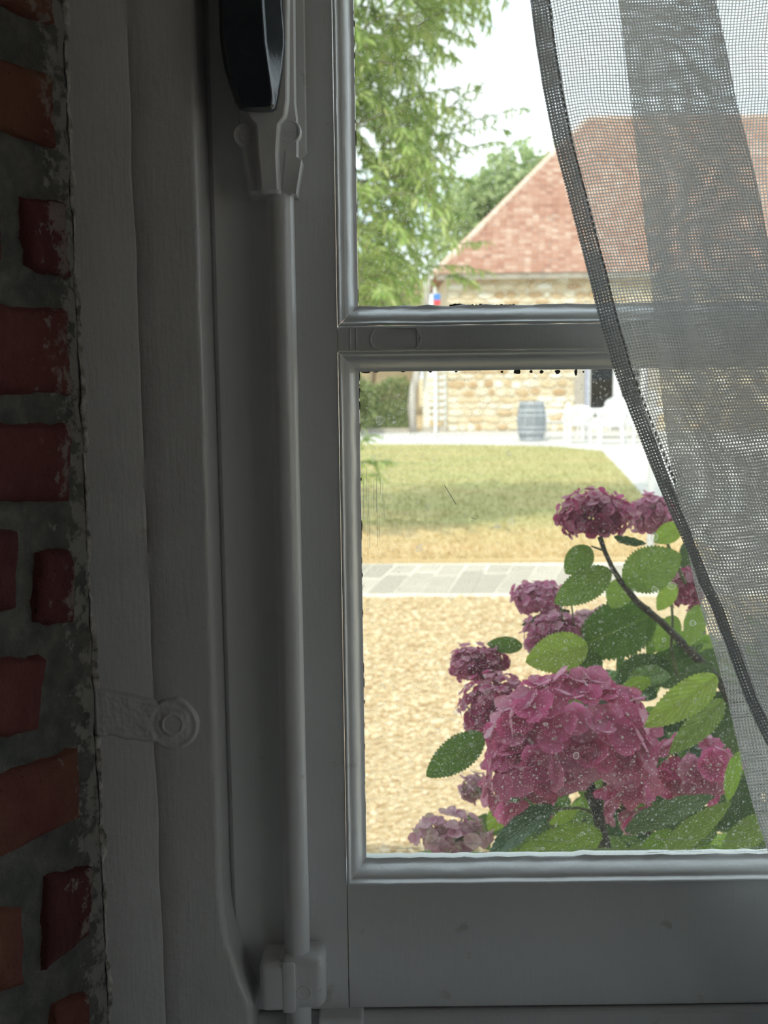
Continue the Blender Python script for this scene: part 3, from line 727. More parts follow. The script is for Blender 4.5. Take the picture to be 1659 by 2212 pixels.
# black lever handle hanging down, faceted
YH = YS - .044
def hsec(py, xl, xc, xr_, d):
    z = Z(py, YH, 545); q = lambda px, y: (X(px, y, py), y, z)
    return [q(xl, YH+.010*d), q(xl+3, YH+.004*d), q(xl+10, YH), q(xc-3, YH-.0012*d), q(xc, YH-.0008*d), q(xc+5, YH+.0016*d), q(xr_-6, YH+.008*d), q(xr_-4, YH+.009*d), q(xr_, YH+.017*d), q(xr_-4, YH+.020*d), q((xl+xr_)/2, YH+.021*d), q(xl+4, YH+.016*d)]
T = [(-420, 500, 560, 596, .8), (-300, 480, 560, 612, .95), (-160, 470, 562, 612, 1), (0, 472, 566, 612, 1), (60, 474, 570, 617, 1), (90, 477, 572, 617, 1), (140, 485, 579, 612, 1), (180, 497, 585, 606, 1), (210, 507, 589, 601, .95), (226, 515, 588, 597, .85), (232, 522, 583, 592, .6)]
tag(MB().loft([hsec(*t) for t in T]).build('handle', M['handle'], esp, auto=.35), label='black faceted lever handle')
c0, c1 = P(545, -200, YH+.012), P(545, -200, YRb+.002)
MB().tube([(c1.x, YRb+.003, c1.z), (c1.x, YH+.012, c1.z)], .009, 16).build('handle_neck', M['handle'], esp, True)
# lower guide of the rod
YK = YS - .027
XK = lambda px: X(px, YK, 2140)
mb = MB().bbox((XK(560), YK+.001, Z(2190, YK, 620)), (XK(640), YS+.002, Z(2086, YK, 620)), .004, seg=4)
mb.bbox((XK(609), YK+.0003, Z(2191, YK, 620)), (XK(638), YS, Z(2085, YK, 620)), .0015)
mb.bbox((XK(600), YK+.0026, Z(2190, YK, 620)), (XK(703), YS+.002, Z(2076, YK, 620)), .0058, seg=5)
tag(mb.build('guide_bracket', M['paint'], esp, auto=.5), label='chunky white rod guide at the foot')
c = P(657, 2145, YK+.0022)
MB().lathe([(.0046, -.002), (.0046, .0001), (.004, .0004), (.0028, -.0001), (.0003, -.0003)], (c.x, YK+.0026, c.z), 18, 'Y').build('screw_head', M['paint'], esp, auto=.5)
mb = MB().bbox((X(690, YS, 2190), YS-.012, Z(2290, YS, 740)), (X(786, YS, 2190), YS+.004, Z(2178, YS, 740)), .0016)
tag(mb.build('keeper', M['paint'], esp), label='square white keeper under the guide')

# ------------------------------------------------------------------ CURTAIN: one linen sheet in an S-fold
E1 = [(-2700,900),(-500,1075),(-60,1139),(0,1145),(100,1158),(200,1174),(300,1194),(400,1220),(500,1246),(600,1272),(700,1296),(800,1325),(900,1363),(1000,1402),(1100,1443),(1200,1489),(1260,1510),(1300,1531),(1400,1570),(1500,1605),(1560,1632),(1620,1662),(1720,1710),(1900,1790),(2400,1990)]
L2 = [(-2700,1010),(-500,1262),(0,1335),(200,1360),(420,1385),(600,1405),(800,1423),(900,1434),(1000,1448),(1100,1466),(1200,1487),(1260,1500),(1330,1519),(1400,1541),(1500,1569),(1640,1600),(1760,1632),(1850,1662),(1960,1700),(2400,1860)]
L3 = [(-2700,1240),(-500,1470),(0,1540),(100,1562),(200,1580),(300,1606),(400,1630),(500,1649),(600,1668),(800,1730),(1000,1815),(1300,1930),(1620,2050),(2400,2380)]
cur = tag(empty('curtain', P(1500, 1000, .6)), 'sheer grey linen curtain panel drawn back to the right of the window', 'curtain')
PITCH = 6.7
def csheet():
    rows = []; uv = []
    ny = 310
    for i in range(ny):
        py = lerp(-420, 2330, (i-60)/(ny-61)) if i >= 60 else lerp(-2700, -420, i/60); e1, l2, l3 = interp(E1, py), interp(L2, py), interp(L3, py)
        low = max(0, min(1, (py-850)/350)); pts = []; w1 = l3 - e1
        n1, n2, n3 = 70, 40, 90
        for j in range(n1):                                   # front layer: hem -> fold
            t = j/(n1-1); d = t*w1
            y = .602 + .004*math.sin(t*5.1+.6+py*.0012) + .0015*math.sin(t*17+py*.004)
            y += low*.016*math.exp(-(d/34)**2) - low*.011*math.exp(-((d-75)/38)**2)
            y += .0012*noise.noise(Vector((d*.012, py*.004, 3)))
            sag = 16*math.exp(-d/75)*(1-low) - .035*d
            pts.append((e1+d, y, d/PITCH, (py-sag)/PITCH))
        for j in range(1, 7):                                 # fold
            a = j/7*PI; pts.append((l3 + 7*math.sin(a), lerp(pts[n1-1][1], .618, (1-math.cos(a))/2), (w1+j*3)/PITCH, (py+.035*w1)/PITCH))
        for j in range(n2):                                   # middle layer going back
            t = j/(n2-1); x = lerp(l3, l2+3, t); y = .618 + .003*math.sin(t*6+py*.002) + .001*noise.noise(Vector((t*5, py*.005, 9)))
            pts.append((x, y, (w1+21+(l3-x)*1.06)/PITCH, (py - .11*(l3-x) + 9)/PITCH))
        for j in range(1, 6):
            a = j/6*PI; pts.append((l2 + 3 - 3*math.sin(a), lerp(pts[-j][1] if j == 1 else .618, .632, (1-math.cos(a))/2), (w1+21+(l3-l2)*1.06+j*2)/PITCH, (py-.11*(l3-l2)+9)/PITCH))
        base = w1+33+(l3-l2)*1.06; sh = -.11*(l3-l2)
        for j in range(n3):                                   # back layer going right
            t = j/(n3-1); x = l2 + 2 + t*1250; y = .632 + .004*math.sin(t*22+py*.001)*min(1, t*12)
            pts.append((x, y, (base + t*1210)/PITCH, (py + 14 + sh + .05*t*1250)/PITCH))
        rows.append([P(p[0], py, p[1]) for p in pts])
        for p in pts:
            q = Vector((p[2]*.045, p[3]*.045, p[1]*60)); uv.append((p[2] + 1.3*noise.noise(q), p[3] + 1.5*noise.noise(q + Vector((31, 7, 3)))))
    mb = MB().grid(rows); return mb, uv
mb, uv = csheet()
me = mb.mesh('linen_sheet', M['linen'], True, uv); tag(link('linen_sheet', me, cur), label='open-weave grey linen sheet in folds')
rows = []; uv = []
for i in range(310):
    py = lerp(-420, 2330, (i-60)/249) if i >= 60 else lerp(-2700, -420, i/60); e1 = interp(E1, py); low = max(0, min(1, (py-850)/350))
    w = interp([(-500,44),(0,44),(500,42),(760,42),(900,36),(1050,30),(1200,24),(1400,26),(1700,30),(2400,34)], py) + 1.5*noise.noise(Vector((py*.02, 0, 0)))
    e1 += 1.2*noise.noise(Vector((py*.03, 3, 0)))
    sec = []; n = 9
    w1 = interp(L3, py) - interp(E1, py)
    def yy(d):
        t = d/w1; y = .602 + .004*math.sin(t*5.1+.6+py*.0012) + .0015*math.sin(t*17+py*.004)
        return y + low*.016*math.exp(-(d/34)**2) - low*.011*math.exp(-((d-75)/38)**2) + .0012*noise.noise(Vector((d*.012, py*.004, 3)))
    for j in range(n):
        d = w*j/(n-1); b = math.sin(PI*j/(n-1)); sec.append((e1+d, yy(d) - .0006 - .0012*b, d/PITCH+.37, (py+.25*d)/PITCH+.4))
    for j in range(n):
        d = w*(n-1-j)/(n-1); b = math.sin(PI*j/(n-1)); sec.append((e1+d, yy(d) + .0006 + .0010*b, (d+w)/PITCH*1.03, (py-.2*d)/PITCH*1.02))
    sec.append(sec[0])
    rows.append([P(p[0], py, p[1]) for p in sec]); uv += [(p[2], p[3]) for p in sec]
me = MB().grid(rows).mesh('hem', M['linen_hem'], True, uv); tag(link('hem', me, cur), label='thicker turned hem on the left edge')
zr = P(1000, -2690, .612).z; MB().tube([(xfe, .617, zr), (xfr2-.05, .617, zr)], .007, 12).build('curtain_rod', M['paint'], cur, True)
# stitches along the inner edge of the hem
mb = MB()
for k in range(-20, 70):
    py = k*15+rnd(-2,2); e1 = interp(E1, py)+40; mb.tube([P(e1, py, .5995), P(e1+2, py+7, .599), P(e1+2.6, py+9, .5995)], .0004, 5)
tag(mb.build('hem_stitching', M['linen_hem'], cur, uv=[(0.02, 0.02)]*len(mb.v)), label='row of hem stitches', kind='stuff')

# ------------------------------------------------------------------ OUTDOORS: flat grounds
def flat(name, pts, z, mat, kind='structure'):
    n = len(pts); v = [Vector((p.x, p.y, z)) for p in pts]; b = [Vector((p.x, p.y, -.05)) for p in pts]
    o = MB().add(v+b, [tuple(range(n))] + [(i, n+i, n+(i+1)%n, (i+1)%n) for i in range(n)]).build(name, mat); tag(o, kind=kind); return o
terrace = flat('terrace', [G(-600,975), G(1292,974), G(1420,1105), G(1560,1225), G(2300,1225), G(2600,926), G(-700,938)], .012, M['terrace'])
LAWN = [G(-900,1226), G(1410,1212), G(1560,1212), G(1402,1088), G(1345,1022), G(1300,976), G(1200,966), G(1000,962), G(760,960), G(-500,966)]
lawn = flat('lawn', LAWN, .02, M['lawn'])
# mown blades standing on the lawn
def inside(p, poly):
    c = False; j = len(poly)-1
    for i in range(len(poly)):
        a, b = poly[i], poly[j]
        if (a.y > p[1]) != (b.y > p[1]) and p[0] < (b.x-a.x)*(p[1]-a.y)/(b.y-a.y)+a.x: c = not c
        j = i
    return c
mb = MB(); random.seed(21)
vs_, fs_ = [], []
while len(fs_) < 40000:
    y = 11.5 + (27-11.5)*random.random()**1.5; x = rnd(-6, 6.5)
    if not inside((x, y), LAWN): continue
    a = rnd(0, PI); h = rnd(.02, .05); w = rnd(.006, .014); o = len(vs_)
    vs_ += [Vector((x-w*math.cos(a), y-w*math.sin(a), .02)), Vector((x+w*math.cos(a), y+w*math.sin(a), .02)), Vector((x+rnd(-.02,.02), y+rnd(-.02,.02), .02+h))]; fs_.append((o, o+1, o+2))
mb.v, mb.f = vs_, fs_
tag(mb.build('grass', M['lawn'], lawn), label='short dry mown grass', kind='stuff')
# paving path: skewed slabs, each a stone of its own
path = flat('path', [G(-900,1300), G(1900,1286), G(1900,1216), G(-900,1230)], .015, M['path_bed'])
jt = [(640,560),(700,625),(752,690),(806,737),(856,788),(908,845),(957,905),(1008,965),(1056,1020),(1109,1067),(1161,1122),(1214,1180),(1266,1238),(1320,1296),(1374,1355),(1428,1414),(1482,1473),(1536,1530)]
random.seed(8)
def quadslab(c):
    n = 4; g = .012; cen = sum(c, Vector())/4; top = []
    for p in c:
        d = (cen-p).normalized(); top.append(p + d*g*2.1 + Vector((rnd(-.006,.006), rnd(-.006,.006), 0)))
    h = .021 + rnd(-.002, .003)
    mb = MB().loft([[Vector((p.x, p.y, .010)) for p in top], [Vector((p.x, p.y, h-.006)) for p in top], [Vector((lerp(p.x,cen.x,.03), lerp(p.y,cen.y,.03), h)) for p in top]])
    mb.build('paving_slab', M['slab'], path)
for (a0, a1), (b0, b1) in zip(jt, jt[1:]):
    top = [G(a0,1223), G(b0,1223)]; bot = [G(a1,1288), G(b1,1288)]
    k = rnd(.22, .62) if random.random() < .8 else None
    m0, m1 = bot[0].lerp(top[0], 1-(k or 1)), bot[1].lerp(top[1], 1-(k or 1))
    if k:
        quadslab([m0, m1, top[1], top[0]]); quadslab([bot[0], bot[1], m1, m0])
    else: quadslab([bot[0], bot[1], top[1], top[0]])
# loose gravel stones on the near ground
random.seed(31); vs_, fs_ = [], []
bm = bmesh.new(); bmesh.ops.create_icosphere(bm, subdivisions=1, radius=1); bm.verts.index_update()
iv = [v.co.copy() for v in bm.verts]; jf = [tuple(v.index for v in f.verts) for f in bm.faces]; bm.free()
for i in range(9000):
    y = rnd(4.3, 9.9); x = rnd(-.25*y/5-.1, .22*y)
    s = rnd(.008, .026)*(.7 if y < 6 else 1); q = Matrix.Rotation(rnd(0,6.3), 3, 'Z'); o = len(vs_); sx, sy, sz = rnd(.7,1.3), rnd(.7,1.2), rnd(.4,.7)
    for v in iv:
        p = q @ Vector((v.x*sx, v.y*sy, v.z*sz)); vs_.append(p*s + Vector((x, y, s*.25)))
    fs_ += [tuple(k+o for k in f) for f in jf]
mb = MB(); mb.v, mb.f = vs_, fs_
tag(mb.build('gravel_stones', M['pebble'], bpy.data.objects['ground']), label='loose golden gravel stones', kind='stuff')

# ------------------------------------------------------------------ STONE BARN
BY = G(1000, 933).y                      # facade plane
bx0 = P(966, 800, BY).x; bx1 = bx0 + 15.0
ez = P(1000, 597, BY).z; dep = 9.0
barn = tag(empty('stone_barn', (bx0, BY, 0)), 'long honey stone barn with hipped red clay tile roof across the courtyard', 'building')
dx0, dx1 = P(1262, 900, BY).x, P(1262, 900, BY).x + 1.75
dz1 = 2.12
mb = MB()
mb.box((bx0, BY, -.05), (dx0, BY+.5, ez)).box((dx1, BY, -.05), (bx1, BY+.5, ez)).box((dx0, BY, dz1), (dx1, BY+.5, ez))
mb.box((bx0, BY+.5, -.05), (bx0+.5, BY+dep, ez)).box((bx1-.5, BY+.5, -.05), (bx1, BY+dep, ez)).box((bx0+.5, BY+dep-.5, -.05), (bx1-.5, BY+dep, ez))
wall = mb.build('wall', M['stone_mortar'], barn)
random.seed(77); seen, rest = [], []
def stone_v(x0, x1, z0, z1, p):
    n = 8; c = ((x0+x1)/2, (z0+z1)/2); rx, rz = (x1-x0)/2, (z1-z0)/2; ring = []
    for k in range(n):
        a = 2*PI*(k+.5)/n; ca, sa = math.cos(a), math.sin(a); m = max(abs(ca), abs(sa)); j = rnd(.82, 1.0)
        ring.append((c[0] + rx*(ca/m*.55+ca*.5)*j, c[1] + rz*(sa/m*.55+sa*.5)*j))
    return [[(x, BY+.03, z) for x, z in ring], [(x, BY-p*.6, z) for x, z in ring], [(lerp(x,c[0],.22), BY-p, lerp(z,c[1],.22)) for x, z in ring]]
z = .0
while z < ez-.06:
    h = min(rnd(.12, .26), ez-z); x = bx0 + .0
    while x < bx1:
        w = rnd(.16, .50)
        if x == bx0: w = rnd(.45, .62) if int(z*3) % 2 else rnd(.28, .4)
        if x+w > bx1: break
        zc = z + rnd(-.02, .02); hh = h*rnd(.8, 1.05)
        if not (x+w > dx0-.12 and x < dx1+.12 and z < dz1+.25):
            s = stone_v(x+.008, x+w-.012, max(0, zc+.006), min(zc+hh-.008, ez), rnd(.02, .05))
            (seen if (x < P(1440,900,BY).x and (z < 1.75 or z > 3.55)) else rest).append((w*hh, s))
        x += w
    z += h
seen.sort(key=lambda t: -t[0]); rest += seen[290:]; seen = seen[:290]
for a, s in seen: MB().loft(s).build('stone', M['stone'], wall)
mb = MB()
for a, s in rest: mb.loft(s)
tag(mb.build('small_stones', M['stone_mass'], wall), label='remaining rubble stones of the wall', kind='stuff')
# door surround of dressed stone, door leaves
mb = MB().box((dx0-.28, BY-.035, 0), (dx0-.01, BY+.1, dz1+.2)).box((dx1+.01, BY-.035, 0), (dx1+.28, BY+.1, dz1+.2)).box((dx0-.01, BY-.035, dz1), (dx1+.01, BY+.1, dz1+.22)); mb.build('door_surround', M['slab'], barn)
door = MB().box((dx0, BY+.12, 0), (dx0+.14, BY+.2, dz1)).box((dx1-.06, BY+.12, 0), (dx1, BY+.2, dz1)).box((dx0+.14, BY+.12, dz1-.08), (dx1-.06, BY+.2, dz1)).build('door', M['bluegrey'], barn)
mid = (dx0+.14+dx1-.06)/2
for a, b, n in ((dx0+.15, mid-.005, 1), (mid+.005, dx1-.07, 2)):
    st = .10 if n == 1 else .13
    MB().box((a, BY+.13, 0), (a+(.03 if n == 1 else st), BY+.17, dz1-.08)).box((b-st, BY+.13, 0), (b, BY+.17, dz1-.08)).box((a+.03, BY+.131, 0), (b-st, BY+.169, .35)).box((a+.03, BY+.131, dz1-.2), (b-st, BY+.169, dz1-.08)).build('door_leaf', M['white_wood'], door)
    x0 = a+(.03 if n == 1 else st); x1 = b-st
    for i in range(1, 6 if n == 2 else 1):
        zz = .35 + (dz1-.55)*i/6; MB().box((x0, BY+.135, zz-.012), (x1, BY+.165, zz+.012)).build('muntin', M['white_wood'] if n == 2 else M['bluegrey'], door)
    if n == 2: MB().box(((x0+x1)/2-.012, BY+.136, .35), ((x0+x1)/2+.012, BY+.164, dz1-.2)).build('muntin', M['white_wood'], door)
    for i in range(6):
        z0 = .35 + (dz1-.55)*i/6; MB().box((x0, BY+.146, z0), (x1, BY+.152, z0+(dz1-.55)/6)).build('pane', M['clear'], door)
MB().box((dx0-.3, BY+.9, 0), (dx1+.3, BY+1.0, 3)).box((dx0-.3, BY+.5, dz1), (dx1+.3, BY+.9, dz1+.05)).build('interior_shade_sheet', M['dark'], barn)  # near-black sheet stands in for the unlit interior behind the panes
# roof: hipped, tiles course by course
OV = .36; rz0 = ez + .05; ry0 = BY - OV; rx0 = P(940, 592, BY-OV).x; half = dep/2 + OV
rx1 = bx1 + OV; ridge_z = rz0 + half
mb = MB()
A, B_, C_, D_ = Vector((rx0, ry0, rz0)), Vector((rx1, ry0, rz0)), Vector((rx1, ry0+2*half, rz0)), Vector((rx0, ry0+2*half, rz0))
R0, R1 = Vector((rx0+half, ry0+half, ridge_z)), Vector((rx1-half, ry0+half, ridge_z))
mb.add([A,B_,C_,D_,R0,R1], [(0,1,5,4),(2,3,4,5),(3,0,4),(1,2,5),(3,2,1,0)])
roof = mb.build('roof', M['tile_mass'], barn)
mb = MB().box((rx0+.05, ry0+.02, rz0-.16), (rx1-.05, ry0+.08, rz0-.005)).box((rx0+.05, ry0+.08, rz0-.10), (rx1-.05, BY, rz0-.06)); mb.build('eaves_board', M['fascia'], barn)
random.seed(13); tiles = []; EXP, TW = .15, .18; sl = Vector((0, 1, 1)).normalized(); nn_ = Vector((0, -1, 1)).normalized()
k = 0; s = 0.
while s < half*math.sqrt(2) - .05:
    off = s/math.sqrt(2); xa, xb = rx0 + off + .04, min(rx1-off, 12.5); x = xa - (TW/2 if k % 2 else 0)
    while x < xb:
        a = max(x, xa); b = min(x+TW-.006, xb)
        if b-a > .05: tiles.append((a, b, s + rnd(-.008, .008), rnd(0, .010)))
        x += TW
    s += EXP; k += 1
def tile_v(a, b, s, lift):
    o = Vector((0, ry0, rz0)); q = lambda x, t, h: Vector((x, 0, 0)) + o + sl*t + nn_*h
    L = EXP*1.25
    return [q(a,s,.012+lift), q((a+b)/2,s-.006,.018+lift), q(b,s,.012+lift+rnd(-.004,.004)), q(b,s+L,.006), q((a+b)/2,s+L,.010), q(a,s+L,.006),
            q(a,s,.0), q((a+b)/2,s,.0), q(b,s,.0)], [(0,1,4,5),(1,2,3,4),(6,7,1,0),(7,8,2,1),(6,0,5),(8,3,2)]
tiles.sort(key=lambda t: (P(829,1106,1).x*0 + (t[2] > 4.2) * 100 + (t[0] > 5.6)*50 + t[2]))
for t in tiles[:295]: MB().add(*tile_v(*t)).build('roof_tile', M['tile'], roof)
mb = MB()
for t in tiles[295:]: mb.add(*tile_v(*t))
tag(mb.build('small_roof_tiles', M['tile_mass'], roof), label='remaining clay tiles of the front slope', kind='stuff')
hd = (R0-A).normalized(); L = (R0-A).length
for i in range(int(L/.36)):
    a, b = A + hd*(i*.36), A + hd*(i*.36+.38); MB().tube([a + Vector((0,0,.01)), b + Vector((0,0,.03))], [.095, .085], 8).build('hip_tile', M['ridge'], roof)
mb = MB()
for i in range(int((R1-R0).length/.36)):
    a = R0 + Vector((i*.36, 0, .01)); mb.tube([a, a + Vector((.38, 0, .02))], [.10, .09], 8)
mb.build('ridge', M['ridge'], roof)

# ------------------------------------------------------------------ BARREL
bp = G(1148, 953); Rb = 31*bp.y/F
Hb = (P(1148, 866, bp.y).z - .02)
prof = [(.80,.0),(.87,.1),(.95,.25),(.995,.42),(1.0,.5),(.995,.58),(.95,.75),(.87,.9),(.80,1.0)]
br = tag(empty('barrel', (bp.x, bp.y, .012)), 'grey oak barrel standing upright against the stone barn wall', 'barrel')
for k in range(22):
    a0, a1 = 2*PI*k/22+.012, 2*PI*(k+1)/22-.012; rows = []
    for r, h in prof: rows.append([(bp.x + Rb*r*q*math.cos(a), bp.y + Rb*r*q*math.sin(a), .012 + Hb*h) for a, q in ((a0,.93),(a0,1),((a0+a1)/2,1.006),(a1,1),(a1,.93))])
    MB().grid(rows).build('stave', M['barrel'], br, auto=.6)
for h0, h1 in ((.02,.075),(.20,.25),(.33,.37),(.63,.67),(.75,.80),(.925,.98)):
    r0, r1 = interp([(b, a) for a, b in prof], h0), interp([(b, a) for a, b in prof], h1)
    MB().lathe([(Rb*r0*.95, Hb*h0), (Rb*r0*1.022, Hb*h0), (Rb*r1*1.022, Hb*h1), (Rb*r1*.95, Hb*h1)], (bp.x, bp.y, .012), 28).build('hoop', M['hoop'], br, True)
MB().lathe([(.001, Hb*.955), (Rb*.78, Hb*.955), (Rb*.78, Hb*.975), (.001, Hb*.975)], (bp.x, bp.y, .012), 24).build('barrel_head', M['barrel'], br)

# ------------------------------------------------------------------ GARDEN TABLE AND CHAIRS
def chair_parts(root):
    """Moulded white plastic armchair with a rounded fan back; local: seat faces -y? back at +y ... front toward +y of room is -"""
    L = []
    rows = []
    for i in range(6):
        t = i/5; rows.append([(lerp(-.22,.22,j/8)*(1-.06*t), lerp(-.21,.22,t), .42 + .012*math.cos(PI*(j/8-.5)*2) - .02*math.sin(PI*t)) for j in range(9)])
    rows2 = [[(x, y, z-.025) for x, y, z in r] for r in rows]
    m = MB().grid(rows).grid(rows2); L.append(('seat', m))
    m = MB(); n = 14                                     # solid rounded shell with slots between ribs
    def arch(u, v):                                      # u -1..1, v 0..1
        w = (.235 + .085*math.sin(min(1,v*1.15)*PI*.5)) * math.cos(max(0, v-.55)/.45*PI*.5)**.5 if v > .55 else (.235 + .085*math.sin(min(1,v*1.15)*PI*.5))
        return (u*w, .21 + .14*v - .05*(1-u*u)*0 - .06*u*u, .40 + .46*v)
    for k in range(7):
        u0, u1 = -1 + 2*k/7 + .03, -1 + 2*(k+1)/7 - .03; rows = []
        for i in range(10):
            v = i/9*.985; a, b = arch(u0, v), arch(u1, v); rows.append([a, b, (b[0], b[1]+.018, b[2]), (a[0], a[1]+.018, a[2]), a])
        m.grid(rows)
    rim = [arch(-1, t/10*.985) for t in range(11)] + [arch(1, t/10*.985) for t in range(10, -1, -1)]
    m.tube(rim, .020, 6); L.append(('backrest', m))
    for s in (-1, 1):
        m = MB(); m.tube([(s*.25,-.22,.0),(s*.25,-.22,.60),(s*.26,-.20,.645)], [.018,.026,.028], 6); L.append(('leg', m))
        m = MB(); m.tube([(s*.24,.27,.0),(s*.23,.22,.42)], [.018,.028], 6); L.append(('leg', m))
        m = MB(); m.loft([[(s*(.235+.05*q),y,z+dz) for q, dz in ((0,0),(1,0),(1,.022),(0,.022))] for y, z in ((-.26,.64),(-.1,.655),(.1,.655),(.26,.64))]); L.append(('armrest', m))
    for nme, m in L:
        m.build(nme, M['white'], root, auto=.7)
def copy_thing(src, name):
    o = src.copy(); COL.objects.link(o)
    for ch in src.children:
        c = ch.copy(); COL.objects.link(c); c.parent = o; c.matrix_parent_inverse = ch.matrix_parent_inverse.copy()
    return o
ch0 = empty('garden_chair', (0,0,0)); chair_parts(ch0)
CH = [(1247, 958, 4, 'white plastic garden chair with rounded back, nearest the barrel'),
      (1318, 960, -6, 'white plastic garden chair in front of the glazed barn door'),
      (1382, 958, 8, 'white plastic garden chair half hidden by the curtain hem'),
      (1200, 948, 82, 'white plastic garden chair side-on at the table end by the barrel'),
      (1335, 931, 178, 'white plastic garden chair on far side of table, facing the lawn')]
for i, (px, py, rz, lab) in enumerate(CH):
    o = ch0 if i == 0 else copy_thing(ch0, 'garden_chair')
    g = G(px, py); o.location = (g.x, g.y, .012); o.rotation_euler = (0, 0, math.radians(180+rz) if False else math.radians(rz+180)); o.scale = (1.02,)*3
    tag(o, lab, 'chair', 'white garden chairs on the terrace')
tp = G(1310, 948)
tb = tag(empty('garden_table', (tp.x, tp.y, .012)), 'long white plastic garden table among the white chairs', 'table')
x0, x1 = P(1243, 900, tp.y).x, P(1470, 900, tp.y).x
MB().bbox((x0, tp.y-.42, .70), (x1, tp.y+.42, .735), .012).build('table_top', M['white'], tb)
MB().box((x0+.05, tp.y-.37, .63), (x1-.05, tp.y+.37, .70)).build('apron', M['white'], tb)
for sx in (x0+.12, x1-.12):
    for sy in (-.32, .32): MB().tube([(sx, tp.y+sy, .012), (sx, tp.y+sy*.95, .66)], [.025, .04], 8).build('leg', M['white'], tb)

# ------------------------------------------------------------------ left of the barn: post, gate, hedge, house, sign
yq = BY - .3
pp = [P(893,930,yq), P(889,880,yq), P(892,840,yq), P(902,805,yq), P(914,720,yq), P(922,640,yq), P(926,590,yq)]
pp[0].z = 0.
tp_ = MB().tube(pp, [.12,.11,.10,.11,.09,.09,.08], 8).build('timber_post', M['timber'], None, True)
tag(tp_, 'tall leaning weathered timber post beside the slatted gate', 'post')
gt = tag(empty('slatted_gate', (P(945,920,BY).x, BY-.05, 0)), 'pale slatted gate between timber post and barn corner', 'gate')
gx0, gx1 = P(924, 870, BY).x, P(964, 870, BY).x
for i in range(9):
    z0 = .34 + i*.185; MB().box((gx0+.05, BY-.03, z0), (gx1, BY+.0, z0+.10)).build('slat', M['slat'], gt)
MB().box((gx0-.13, BY-.03, .1), (gx0+.05, BY+.06, 1.95)).build('gate_post', M['stone'], gt)
MB().box((gx1-.05, BY-.001, .1), (gx1, BY+.05, 1.95)).build('gate_post', M['slat'], gt)
MB().box((gx0-.16, BY-.12, 0), (gx1, BY+.25, .16)).build('step', M['slab'], gt)
sg = tag(empty('wall_sign', P(945,645,BY-.06)), 'small blue and red square sign at the barn corner under the eaves', 'sign')
a, b = P(937,635,BY-.3), P(951,660,BY-.3); mz = P(944,648,BY-.3).z
MB().box((a.x, BY-.32, mz), (b.x, BY-.28, a.z)).build('blue_half', M['blue'], sg); MB().box((a.x, BY-.32, b.z), (b.x, BY-.28, mz)).build('red_half', M['red'], sg)
MB().box(((a.x+b.x)/2-.03, BY-.29, b.z-.05), ((a.x+b.x)/2+.03, BY+.02, a.z+.05)).build('bracket', M['timber'], sg)
MB().box(((a.x+b.x)/2-.10, BY-.28, 0), ((a.x+b.x)/2-.02, BY-.20, 3.9)).build('sign_pole', M['white_wood'], sg)
hy = BY + 10
nb = tag(empty('neighbour_house', (P(800,800,hy).x, hy, 0)), 'pale stone house wall far behind the hedge on the left', 'building')
MB().box((P(150,800,hy).x, hy, -.05), (P(905,800,hy).x, hy+6, 2.6)).build('wall', M['stone_mortar'], nb)
xa, xb = P(150,800,hy).x, P(905,800,hy).x
MB().loft([[(xa-.3,hy-.3,2.6),(xa-.3,hy+3,5.0),(xa-.3,hy+6.3,2.6)],[(xb+.3,hy-.3,2.6),(xb+.3,hy+3,5.0),(xb+.3,hy+6.3,2.6)]]).build('roof', M['tile_mass'], nb)

def leaf_cloud(pts, size, aspect=.45, droop=0., seed=1, curl=.2):
    """Many single folded leaves (4 triangles each) as one mesh."""
    random.seed(seed); V_, F_ = [], []
    for p in pts:
        d = Vector((rnd(-1,1), rnd(-1,1), rnd(-1,1)-droop)).normalized(); u = d.cross(Vector((rnd(-1,1), rnd(-1,1), rnd(-1,1)))).normalized(); n = d.cross(u)
        L = size*rnd(.6,1.3); w = L*aspect*.5; o = len(V_)
        m = p + d*L*.5
        V_ += [p, m + u*w + n*w*curl, p + d*L - n*L*.12, m - u*w + n*w*curl, m]
        F_ += [(o, o+1, o+4), (o+1, o+2, o+4), (o+2, o+3, o+4), (o+3, o, o+4)]
    mb = MB(); mb.v, mb.f = V_, F_; return mb
# hedge
random.seed(41); pts = []
hx0, hx1 = P(150,870,BY+1).x, P(884,870,BY+1).x
for i in range(17000):
    x = rnd(hx0, hx1); top = 1.15 + .28*noise.noise(Vector((x*1.3, 0, 0))) + .25*(x-hx0)/(hx1-hx0)
    pts.append(Vector((x, BY+.7+rnd(-.55,.55), top*random.random()**.6)))
hg = leaf_cloud(pts, .10, .6, 0, 42).build('hedge', M['hedge'])
tag(hg, 'dark clipped hedge along the courtyard left of the timber post', 'hedge')
MB().box((hx0, BY+.45, 0), (hx1, BY+.95, .85)).build('hedge_core', M['hedge'], hg)
MB().box((hx0, BY+.0, 0), (hx1, BY+.12, .12)).build('low_kerb', M['slab'], hg)

# ------------------------------------------------------------------ TREES
def blob_pts(c, r, n, seed, shell=.55, lump=.35, f=1.4):
    random.seed(seed); out = []
    while len(out) < n:
        d = Vector((random.gauss(0,1), random.gauss(0,1), random.gauss(0,1))).normalized()
        k = 1 + lump*noise.noise(Vector((d.x*f+seed, d.y*f, d.z*f))) + lump*.6*noise.noise(Vector((d.x*f*3, d.y*f*3+seed, d.z*f*3)))
        q = lerp(shell, 1, random.random()**.6)*k
        p = Vector((c[0]+d.x*r[0]*q, c[1]+d.y*r[1]*q, c[2]+d.z*r[2]*q))
        if noise.noise(p*(2.6/max(r)**.5) + Vector((seed,0,0))) < -.22: continue
        out.append(p)
    return out
